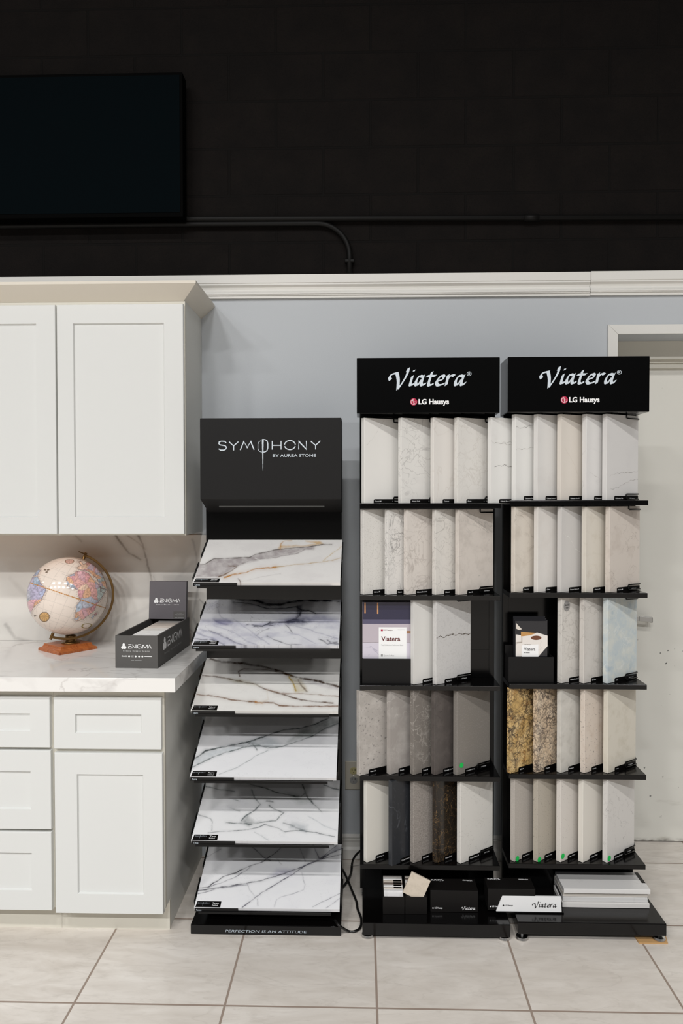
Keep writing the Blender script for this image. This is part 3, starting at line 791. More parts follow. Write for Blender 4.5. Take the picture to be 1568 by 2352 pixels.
# lid standing on the rear of the box, leaning on the backsplash
lidq = M(); lb = dE-.050; lean = .10
def LP(a, h, b): return EP(a, lb+h*lean+b, hE+.0005+h)
hL = .150; wL = .152; la0 = (wE-wL)*.5-.0
vs = [LP(la0+a, h, b) for a, h, b in ((0,0,0),(wL,0,0),(wL,0,.022),(0,0,.022),(0,hL,0),(wL,hL,0),(wL,hL,.022),(0,hL,.022))]
lidq.add(vs, [(0,3,2,1),(4,5,6,7),(0,1,5,4),(1,2,6,5),(2,3,7,6),(3,0,4,7)])
LIDM = mat('charcoal_lid_card', (96, 92, 96), 0.6, 0, 0.35)
lid = tag(lidq.build('box_lid', LIDM), 'charcoal box lid with logo leaning on the backsplash behind the sample cards', 'box lid')
lup = Vector((eyd.x*lean, eyd.y*lean, 1)).normalized(); ln = exd.cross(lup)*-1; ln = ln if ln.y < 0 else -ln
ks = wL/655.0
enigma(lid, LP(la0+85*ks, hL-370*ks, 0), exd, lup, 470*ks, ln)
q = M(); P = [LP(la0+a*ks, hL-h*ks, -.0004) for a, h in ((435,640),(645,640),(645,515),(435,515))]; q.flat(P); stk = q.build('address_sticker', CARD, lid)
for i, s_ in enumerate((.55, 1, .7, 1)):
    put('lettering', ([(0,0,0),(.3,0,0),(.3,1,0),(0,1,0),(.36,0,0),(1,0,0),(1,1,0),(.36,1,0)], [(0,1,2,3),(4,5,6,7)]), GREYP, stk, LP(la0+(460+82*(1-s_))*ks, hL-(545+i*27)*ks, -.0008), exd, lup, 165*s_*ks, 7*ks)
# cards standing in the box
CC = [(236,235,233)]*9+[(226,222,216)]*4+[(222,212,202)]*3+[(196,186,176)]*3+[(168,160,152)]*3+[(140,138,136)]*3
for i, col in enumerate(CC):
    b0 = .016+i*.0135; q = M()
    vs = [EP(a, b0+h*.10+bb, .006+h) for a, h, bb in ((.045,0,0),(wE-.010,0,0),(wE-.010,0,.008),(.045,0,.008),(.045,.1035,0),(wE-.010,.1035,0),(wE-.010,.1035,.008),(.045,.1035,.008))]
    q.add(vs, [(0,3,2,1),(4,5,6,7),(0,1,5,4),(1,2,6,5),(2,3,7,6),(3,0,4,7)])
    o = q.build('sample_card', stone('sample_card_stone', col, [('cloud', tuple(int(c_*.88) for c_ in col), 40, .45, .7, .5)], .4, i))
    if i == 0: lb_ = 'white stone sample card nearest the front of the charcoal box'
    elif i == len(CC)-1: lb_ = 'grey stone sample card rearmost in the charcoal box, below the lid'
    else: lb_ = ('white' if i < 9 else 'off-white' if i < 13 else 'beige' if i < 16 else 'taupe' if i < 19 else 'brown grey' if i < 22 else 'dark grey')+' stone sample card in the middle of the row filling the charcoal box'
    tag(o, lb_, 'sample card', 'sample cards in the charcoal box')

# ================================================================== SIX-TIER MARBLE DISPLAY STAND
SL = Vector((-0.5775, 0, 0)); YP = 2.862
sx0, sx1 = X_(437.6, 2.572, 2150), X_(783, 2.572, 2150)
st = thing('display_stand', 'tall black six-tier display stand with marble panels between the cabinets and racks', 'display stand', ((sx0+sx1)/2, 2.74, 0))
zbt = .034
q = M(); q.box(sx0, sx1, 2.572, 2.90, 0.0, zbt); bs_ = q.build('base', BLACKG, st, bevel=.002)
P = atZ(517, 2141.5, zbt); P2 = atZ(703, 2144, zbt)
put('lettering', text_geo('PERFECTION IS AN ATTITUDE'), SILVER, bs_, (P.x, P.y, zbt+.0006), (1, 0, 0), (0, 1, 0), P2.x-P.x, .0145)
q = M(); px0, px1 = X_(473, YP, 1200), X_(785, YP, 1700); q.box(px0, px1, YP, YP+.035, zbt, Z_(962, 2.71)); q.build('back_panel', BLACK, st, bevel=.002)
# header
YH = 2.715; hx0, hx1 = X_(459, YH, 1000), X_(783.7, YH, 1000); hz0, hz1 = Z_(1147, YH, 620), Z_(960, YH, 620); zrec = Z_(1177, YP, 620)
q = M(); q.prism([(hx0, YH, hz0), (hx0, YH, hz1), (hx0, YP-.001, hz1), (hx0, YP-.001, zrec)], (hx1-hx0, 0, 0))
hdr = q.build('header', BLACKM, st, bevel=.002)
hk = 1/3.92
def HP(x, y): return atY(420+x*hk, 940+y*hk, YH-.0008)
a = HP(320, 553); b = HP(1240, 553); tpt = HP(320, 270)
put('lettering', SYM_ALL, SILVER, hdr, a, (1, 0, 0), (0, 0, 1), b.x-a.x, tpt.z-a.z)
a = HP(808, 430); b = HP(1198, 430); tpt = HP(808, 404)
put('lettering', text_geo('BY AUREA STONE', .01), SILVER, hdr, a, (1, 0, 0), (0, 0, 1), b.x-a.x, tpt.z-a.z)
# bar under the header, coloured pale grey for a slit of light
n_ = Vector((0, zrec-hz0, -(YP-YH))).normalized(); mid = Vector((0, (YH+YP)/2, (hz0+zrec)/2))
q = M(); xa_, xb_ = X_(504, 2.79), X_(745, 2.79); q.box(xa_, xb_, mid.y-.003, mid.y+.003, mid.z-.004, mid.z+.001); q.build('painted_light_slit', mat('slit_light_grey', (110, 112, 112), .3), hdr)
# trays: picture corners for fitting: front-left, front-right, back v
TR = [((442, 1335), (781, 1341), 1240), ((439.5, 1479), (778, 1486), 1376.5), ((437.5, 1629), (776, 1637), 1512),
      ((435.5, 1782), (772, 1789), 1645), ((438.5, 1927), (775, 1937), 1791), ((445.5, 2083), (779.5, 2090), 1937)]
DY, DZ = .277, .135
C1 = ((228,1178),(1427,1178),(1415,1550),(85,1530)); 
G = (98,90,86); GD = (190,136,60); K = (52,54,66); BR_ = (92,66,48); GG = (92,102,102); PU = (92,90,104)
MARB = [
 (dict(o=(228,1178,1427,1178,1415,1560,85,1540), base=(236,233,230), cloud=((226,222,220),.5), seed=2,
  V=[([(130,1395),(200,1385),(270,1340),(420,1335),(580,1330),(640,1300),(760,1275),(820,1262),(980,1245),(1170,1235),(1260,1215),(1330,1218)],G,5,.9),
     ([(400,1400),(470,1405),(430,1440),(380,1465),(310,1495)],(110,86,70),6,.85),([(470,1400),(600,1350),(780,1335),(960,1300),(1000,1300),(1090,1260),(1160,1258)],(140,132,130),4,.7),
     ([(860,1255),(860,1215),(890,1190),(960,1185)],GD,5,.7),([(360,1500),(430,1475),(560,1460),(640,1430),(820,1415)],(186,128,50),7,1),([(820,1415),(1000,1392),(1140,1385),(1250,1370),(1350,1360),(1415,1340)],(190,160,110),4,.7),
     ([(1250,1365),(1330,1300),(1420,1240)],(205,176,120),4,.6),([(480,1510),(505,1545)],(120,96,84),4,.8),([(520,1540),(700,1500),(860,1470)],(205,200,198),3,.6),([(640,1330),(700,1370)],(240,238,236),3,.7)],
  F=[([(130,1395),(200,1385),(270,1340),(580,1330),(640,1300),(820,1262),(1170,1235),(1160,1258),(1060,1270),(960,1300),(780,1335),(600,1360),(470,1405),(400,1450),(300,1500),(110,1500)],(176,168,168),.85,12),
     ([(1090,1185),(1220,1188),(1250,1212),(1180,1226),(1000,1238),(840,1252),(860,1222),(1060,1226),(1180,1214)],(208,166,96),.7,10)]),
  'white marble panel with grey and gold veins, topmost tier of the tall stand', 'Carrara'),
 (dict(o=(222,142,1413,147,1400,562,78,535), base=(226,226,230), cloud=((196,196,208),.75), seed=4, fine=.45,
  V=[([(470,145),(640,150),(740,185),(840,195),(930,170),(1100,150),(1413,160)],(34,34,42),11,1),([(440,165),(620,190),(740,225),(900,228),(1000,210),(1040,240),(1110,240),(1180,270)],K,5,.9),
     ([(1010,205),(1050,240),(1030,290),(1000,310)],(40,42,54),5,.8),([(1060,250),(1110,245),(1180,270)],(40,42,54),6,.8),([(620,380),(700,378),(770,350),(830,345),(900,350),(980,320),(1060,330)],K,5,.8),([(900,370),(940,400),(970,440)],K,4,.7),
     ([(640,460),(700,420),(760,400)],PU,4,.6),([(740,465),(800,500),(870,520),(960,550)],K,5,.7),([(230,410),(280,430),(380,470),(470,520),(560,545)],PU,5,.7),([(110,480),(250,490),(330,520),(360,540)],K,4,.7),([(1210,500),(1270,525),(1290,545),(1380,530)],K,5,.7),
     ([(300,200),(330,290),(420,340)],(150,150,170),6,.5),([(960,540),(1050,545)],PU,5,.5),
     ([(150,400),(300,440),(420,500),(520,540)],(160,160,180),8,.6),([(280,370),(420,420),(560,500),(650,545)],(176,176,192),7,.6),([(440,310),(520,370),(620,440),(760,540)],(150,150,172),7,.55),
     ([(120,430),(240,470),(360,530)],(150,150,172),7,.6),([(900,430),(1020,460),(1180,540)],(168,168,186),6,.55),([(1000,380),(1150,420),(1290,470),(1395,500)],(160,160,178),6,.55),
     ([(700,180),(760,192),(860,188)],(30,30,38),12,1),([(620,150),(700,176)],(30,30,38),8,.9),([(920,350),(1000,330),(1090,345)],(70,70,90),9,.8),([(770,340),(740,365),(800,372)],K,4,.7),([(560,365),(640,372),(700,382)],K,3.5,.7),([(1290,510),(1330,540),(1395,548)],PU,5,.7),([(280,320),(360,360),(430,365)],(110,110,136),7,.6)],
  F=[([(180,330),(280,310),(420,320),(560,365),(760,350),(900,320),(1000,290),(1250,285),(1400,330),(1400,360),(1100,350),(940,360),(700,380),(500,370),(300,360)],(160,160,184),.75,24),
     ([(480,142),(1413,147),(1413,260),(1180,270),(1040,240),(900,225),(700,200)],(206,204,204),.5,30),([(880,340),(1060,300),(1130,330),(1060,370),(920,370)],(96,98,118),.8,20),([(270,315),(380,310),(440,350),(340,362),(280,345)],(150,150,176),.8,14),([(100,480),(330,460),(560,540),(330,545)],(196,196,212),.7,24),([(1010,200),(1060,190),(1040,300),(1000,300)],(60,60,76),.7,10)]),
  'white marble panel with blue grey clouds and black veins, second tier from the top', 'Hybrid'),
 (dict(o=(215,672,1408,678,1393,1155,72,1122), base=(236,234,230), cloud=((226,224,220),.5), seed=6,
  V=[([(250,680),(340,705),(520,715),(700,745),(850,785),(960,830),(1050,850),(1200,880),(1393,930)],(70,52,40),11,1),([(500,830),(490,790),(540,765),(640,770),(740,775),(850,800),(930,820)],BR_,5,.85),
     ([(180,820),(330,835),(500,875),(640,905),(730,950),(850,985),(960,1020),(1100,1055),(1350,1080)],BR_,7,.9),([(130,985),(250,1000),(400,1030),(560,1055),(680,1065),(800,1065),(850,1090),(1000,1105),(1200,1105),(1390,1110)],(120,84,56),7,.9),
     ([(730,950),(900,990),(1060,990),(1250,1005),(1393,1020)],(140,112,92),5,.8),([(940,840),(980,900),(1000,960)],(176,146,50),7,.9),([(1020,870),(1060,930),(1100,970)],BR_,8,.8),([(640,1060),(700,1070)],(190,130,60),6,.8),([(740,960),(750,1040),(640,1080)],(210,196,176),5,.5)],
  F=[([(940,840),(1050,850),(1110,970),(1000,985)],(214,206,186),.8,14),([(340,840),(520,860),(700,920),(640,915),(480,890)],(206,202,180),.7,12),([(1080,870),(1393,935),(1393,960),(1200,920)],(196,190,196),.6,14)]),
  'white marble panel with bold brown veins sweeping across, third tier from the top', 'Talberto'),
 (dict(o=(205,55,1328,65,1312,590,60,558), base=(236,236,238), cloud=((230,230,233),.4), seed=8,
  V=[([(100,410),(200,345),(350,310),(480,285),(590,262),(700,225),(850,180),(1000,160),(1120,130),(1250,75)],(70,78,78),6,.95),([(90,480),(200,420),(350,360),(540,310),(640,300),(720,330),(840,315),(960,275),(1100,230),(1220,160),(1325,120)],GG,5,.85),
     ([(310,540),(460,485),(600,400),(720,345)],(160,166,168),3.5,.8),([(590,290),(625,345)],GG,4,.7),([(690,310),(745,325)],GG,4,.7),([(550,300),(580,262)],GG,4,.6)],
  F=[([(100,410),(200,345),(480,285),(700,225),(780,250),(840,300),(720,335),(540,310),(350,360),(200,420),(90,480)],(196,202,206),.75,22),([(890,270),(990,180),(1120,130),(1250,75),(1328,90),(1325,120),(1220,160),(1100,230)],(150,156,154),.75,18)]),
  'white marble panel, one grey green vein rising to the right, fourth tier from top', 'Fiore'),
 (dict(o=(200,600,1335,610,1322,1135,72,1100), base=(238,238,239), cloud=((231,231,234),.4), seed=10,
  V=[([(190,655),(300,685),(430,700)],GG,5,.8),([(560,640),(700,680),(800,715),(950,745),(1000,745),(1030,715)],(70,78,74),6,.9),([(1005,640),(1025,700),(1060,760),(1100,805)],(70,78,74),6,.9),([(570,690),(600,760),(650,810),(600,860),(530,900),(490,940)],GG,6,.85),
     ([(700,780),(750,790)],(70,78,76),9,.8),([(360,955),(480,965),(560,980),(650,960),(780,950),(830,900),(850,880),(760,850),(720,820)],GG,5,.85),([(215,1040),(330,1030),(450,1025),(580,1010),(680,980),(800,1010),(860,1040),(1000,1030),(1130,1050),(1290,1090)],(110,116,118),4,.85),
     ([(850,970),(950,1000),(1050,1040)],(120,126,128),7,.7),([(1080,760),(1100,805),(1180,880)],GG,4,.7),([(600,1040),(720,1110)],(180,184,186),3,.7),([(130,890),(230,920),(250,950),(240,1020)],(130,136,138),4,.7),([(1200,650),(1325,690)],GG,6,.8),([(1060,910),(1200,990),(1310,1035)],(180,186,190),4,.6),([(400,840),(470,860)],GG,5,.6),([(420,765),(470,780)],GG,4,.6)],
  F=[([(480,960),(540,900),(600,960),(640,960),(560,990)],(120,126,126),.6,16),([(860,700),(1000,745),(1100,805),(960,810)],(190,194,192),.6,18),([(920,960),(1060,990),(1040,1050),(900,1010)],(190,194,198),.6,16)]),
  'white marble panel with branching grey veins, fifth tier from the top', 'Tivo'),
 (dict(o=(200,130,1285,140,1280,675,95,650), base=(238,238,240), cloud=((230,230,234),.4), seed=12,
  V=[([(125,495),(200,485),(310,410),(420,375),(520,325),(640,285),(720,225),(815,140)],(62,62,70),4,1),([(200,488),(400,420),(520,345),(545,325)],PU,2.5,.8),([(120,515),(300,490),(480,465),(600,445),(760,400),(900,350),(1000,310),(1120,260),(1285,175)],(70,70,80),4.5,.95),([(120,540),(300,495),(520,470)],PU,3,.8),
     ([(480,650),(600,565),(740,470),(880,395),(980,320),(1150,235),(1240,150)],PU,4,.9),([(1285,225),(1100,270),(980,320)],PU,3,.8),([(530,150),(640,250),(700,275)],PU,4,.8),([(940,180),(990,280)],PU,3,.7),([(1045,150),(1100,250)],PU,4,.8),([(520,470),(540,520),(575,560)],(150,150,156),3,.7),([(605,590),(610,640)],(110,110,118),3,.8),
     ([(745,650),(760,590),(800,565),(890,545),(980,510),(990,470),(960,380)],(165,165,172),3,.7),([(1060,655),(1180,590),(1280,545)],(140,140,148),3,.8),([(1170,660),(1280,590)],(130,130,138),3,.8),([(750,260),(790,300)],(150,150,150),3,.7),([(180,245),(290,180)],(170,170,178),3,.7)],
  F=[([(690,410),(760,340),(900,345),(880,400),(800,400)],(170,168,190),.55,18),([(1170,230),(1240,150),(1285,150),(1285,180)],(120,120,136),.6,12)]),
  'white marble panel with fine dark crossing veins, lowest tier of the tall stand', 'Torano')]
MARBM = vc_mat('polished_marble', .16, .5)
for i, ((fl, fr, bv), (mp_, lab, nm)) in enumerate(zip(TR, MARB)):
    # front edge depth from the left corner sitting on the stand's left side
    yf = 2.585
    A = atY(fl[0], fl[1], yf); B = atY(fr[0], fr[1], yf); yb = yf+DY
    Bk = atY(600, bv, yb); zf = (A.z+B.z)/2; zk = Bk.z
    W_ = B.x-A.x; F0 = Vector((A.x, yf, zf)); F1 = Vector((B.x, yf, zf)); K0 = Vector((A.x, yb, zk))
    e2 = (K0-F0); nrm = Vector((1, 0, 0)).cross(e2).normalized()
    root = thing('marble_panel', lab, 'stone sample', F0-nrm*.012, group=None)
    o = mp_['o']; Hm = homog([(0, 1), (1, 1), (1, 0), (0, 0)], [(o[0], o[1]), (o[2], o[3]), (o[4], o[5]), (o[6], o[7])])
    def cf(S, T, Hm=Hm, mp_=mp_):
        w_ = Hm[2, 0]*S+Hm[2, 1]*T+Hm[2, 2]; PX = (Hm[0, 0]*S+Hm[0, 1]*T+Hm[0, 2])/w_; PY = (Hm[1, 0]*S+Hm[1, 1]*T+Hm[1, 2])/w_
        return paint(PX, PY, mp_['base'], mp_['V'], mp_['F'], mp_['seed'], 9.0, mp_['cloud'], .011, mp_.get('fine', .10))
    grid_obj('slab', F0, F1, K0, 330, 180, cf, MARBM, root, .012)
    # label wrapped over the front edge
    eu = e2.normalized(); q = M(); lo_ = .0006
    lw = .092; q.flat([F0+Vector((.004, 0, 0))+nrm*lo_+eu*.001, F0+Vector((lw, 0, 0))+nrm*lo_+eu*.001, F0+Vector((lw, 0, 0))+nrm*lo_+eu*.026, F0+Vector((.007, 0, 0))+nrm*lo_+eu*.026])
    q.box(F0.x+.002, F0.x+.155, yf-.0012, yf+.0006, zf-.0135, zf-.0015)
    lb2 = q.build('label', LAB, root)
    put('lettering', SYM_ALL, SILVER, lb2, F0+Vector((.010, 0, 0))+nrm*.0012+eu*.006, (1, 0, 0), eu, .042, .015)
    put('lettering', text_geo(nm, .012), WHITEP, lb2, F0+Vector((.062, 0, 0))+nrm*.0012+eu*.015, (1, 0, 0), eu, .022, .006)
    put('lettering', text_geo('Polished'), WHITEP, lb2, F0+Vector((.062, 0, 0))+nrm*.0012+eu*.006, (1, 0, 0), eu, .020, .006)
    put('lettering', text_geo(nm), SILVER, lb2, Vector((F0.x+.008, yf-.0018, zf-.011)), (1, 0, 0), (0, 0, 1), .018, .006)
    # tray of the stand carrying it
    q = M(); t0 = F0-nrm*.0125; k0 = K0-nrm*.0125
    q.prism([t0+Vector((.012, 0, 0)), Vector((F1.x-.012, t0.y, t0.z)), Vector((F1.x-.012, k0.y, k0.z)), k0+Vector((.012, 0, 0))], -nrm*.003)
    q.box(F0.x+.016, F1.x-.03, yf-.005, yf-.0015, zf-.020, zf-.0115)          # lip
    q.prism([Vector((F0.x+.02, yf+.05, zf-.020+.02)), Vector((F0.x+.02, YP+.001, zk-.02)), Vector((F0.x+.02, YP+.001, zf-.02))], (.003, 0, 0))
    q.prism([Vector((F1.x-.023, yf+.05, zf-.020+.02)), Vector((F1.x-.023, YP+.001, zk-.02)), Vector((F1.x-.023, YP+.001, zf-.02))], (.003, 0, 0))
    q.build('tray', BLACK, st)
    for s0, s1 in ((.08, .43), (.60, .92)):
        for xx in (F0.x-.0055, F1.x+.0015):
            a = F0+e2*s0; b = F0+e2*s1; x = Vector((xx-F0.x, 0, 0)); q = M()
            q.prism([a+x-nrm*.016, b+x-nrm*.016, b+x+nrm*.004, a+x+nrm*.004], (.004, 0, 0)); q.build('side_clip', BLACK, st)

# ================================================================== TWO STONE SAMPLE RACKS
YS = 2.66; YPOST = 2.782; YHD = 2.648
SH = .0175
def rounded_label_geo(): pass
RACKS = []
def rack(label, hdr_u, shf_u, base_u, shelf_v, head_v, base_v, bot_v, hx_text, uu):
    hx0, hx1 = X_(hdr_u[0], YHD, 880), X_(hdr_u[1], YHD, 880)
    x0, x1 = X_(shf_u[0], YS, 1360), X_(shf_u[1], YS, 1360)
    r = thing('sample_rack', label, 'display rack', ((x0+x1)/2, 2.7, 0), group=None)
    hz1, hz0 = Z_(head_v[0], YHD, uu), Z_(head_v[1], YHD, uu)
    q = M(); q.box(hx0, hx1, YHD, 2.792, hz0, hz1); h = q.build('header', BLACK, r, bevel=.002)
    # script name, maker's mark
    x_, yb_, x2, yt_ = hx_text
    a = atY(x_, yb_, YHD-.0007); b = atY(x2, yt_, YHD-.0007)
    put('lettering', SCRIPT_R, SILVER, h, a, (1, 0, 0), (0, 0, 1), b.x-a.x, b.z-a.z)
    cx = x_+(950-886)/1.0-5.0 if False else (x_+x2)/2-37
    cy = yb_+26
    C = atY(cx, cy, YHD-.0007); rr = 8.2/FPX*YHD
    dsc, qq = face_logo('maker_mark', RED, WHITEP, h, C, (1, 0, 0), (0, 0, 1), rr, .0004)
    qq.build('maker_mark', WHITEP, h)
    a = atY(cx+11, cy+9.5, YHD-.0007); b = atY(cx+81, cy-7, YHD-.0007)
    put('lettering', text_geo('LG Hausys', .034), WHITEP, h, a, (1, 0, 0), (0, 0, 1), b.x-a.x, b.z-a.z)
    # shelves
    zs = []
    for v in shelf_v:
        z = Z_(v, YS, uu); zs.append(z)
        q = M(); q.box(x0, x1, YS, YPOST, z-SH, z); q.build('shelf', BLACKG, r, bevel=.0012)
    # back panel, posts
    bx0, bx1 = X_(base_u[0], 2.555, 2140), X_(base_u[1], 2.555, 2140)
    bz1, bz0 = Z_(base_v, 2.555, uu), Z_(bot_v, 2.555, uu)
    q = M(); q.box(x0+.014, x1-.014, YPOST+.004, YPOST+.010, bz1, hz0+.01)
    for z in zs: q.box(x0+.014, x1-.014, YPOST+.001, YPOST+.004, z+.10, z+.103)
    q.build('back_panel', BLACK, r)
    for a in (x0, x1-.020):
        q = M(); q.box(a, a+.020, YPOST+.0005, YPOST+.026, bz1, hz0+.01); q.build('post', BLACK, r, bevel=.001)
    q = M(); q.box(bx0, bx1, 2.555, 2.86, bz0, bz1); q.build('base', BLACKG, r, bevel=.002)
    for a in (bx0+.018, bx1-.018):
        for yy in (2.575, 2.84):
            zlow = .0005
            if label.endswith('door') and a > 1 and yy < 2.6: zlow = .0055
            M().lathe([(.006, bz0+.001), (.006, zlow+.012), (.020, zlow+.010), (.022, zlow+.003), (.019, zlow)][::-1], (a, yy, 0), 20).build('foot', CHROME, r)
    return r, zs, bz1
rkL = rack('left black sample rack of five shelves with silver script header', (819, 1147.5), (826, 1149.5), (832, 1172),
           (1156.5, 1368, 1575, 1783.5, 1987), (821, 949), 2121.5, 2151, (891, 897, 1082.5, 842.5), 985)
rkR = rack('right black sample rack of five shelves standing in front of the white door', (1166, 1491.5), (1170, 1487), (1189, 1530.5),
           (1149.5, 1362, 1572, 1779, 1985), (818.5, 946.5), 2119.5, 2147.5, (1238, 892.5, 1427, 839.5), 1320)
WHT = (228, 226, 222)
def S(u, base, layers=(), desc='', tagname='', rough=.28, th=None, dy=0.0, dot=None, seed=None, w=.165):
    return dict(u=u, base=base, layers=layers, desc=desc, nm=tagname, rough=rough, th=th, dy=dy, dot=dot, seed=seed, w=w)
GV = (150, 148, 148)
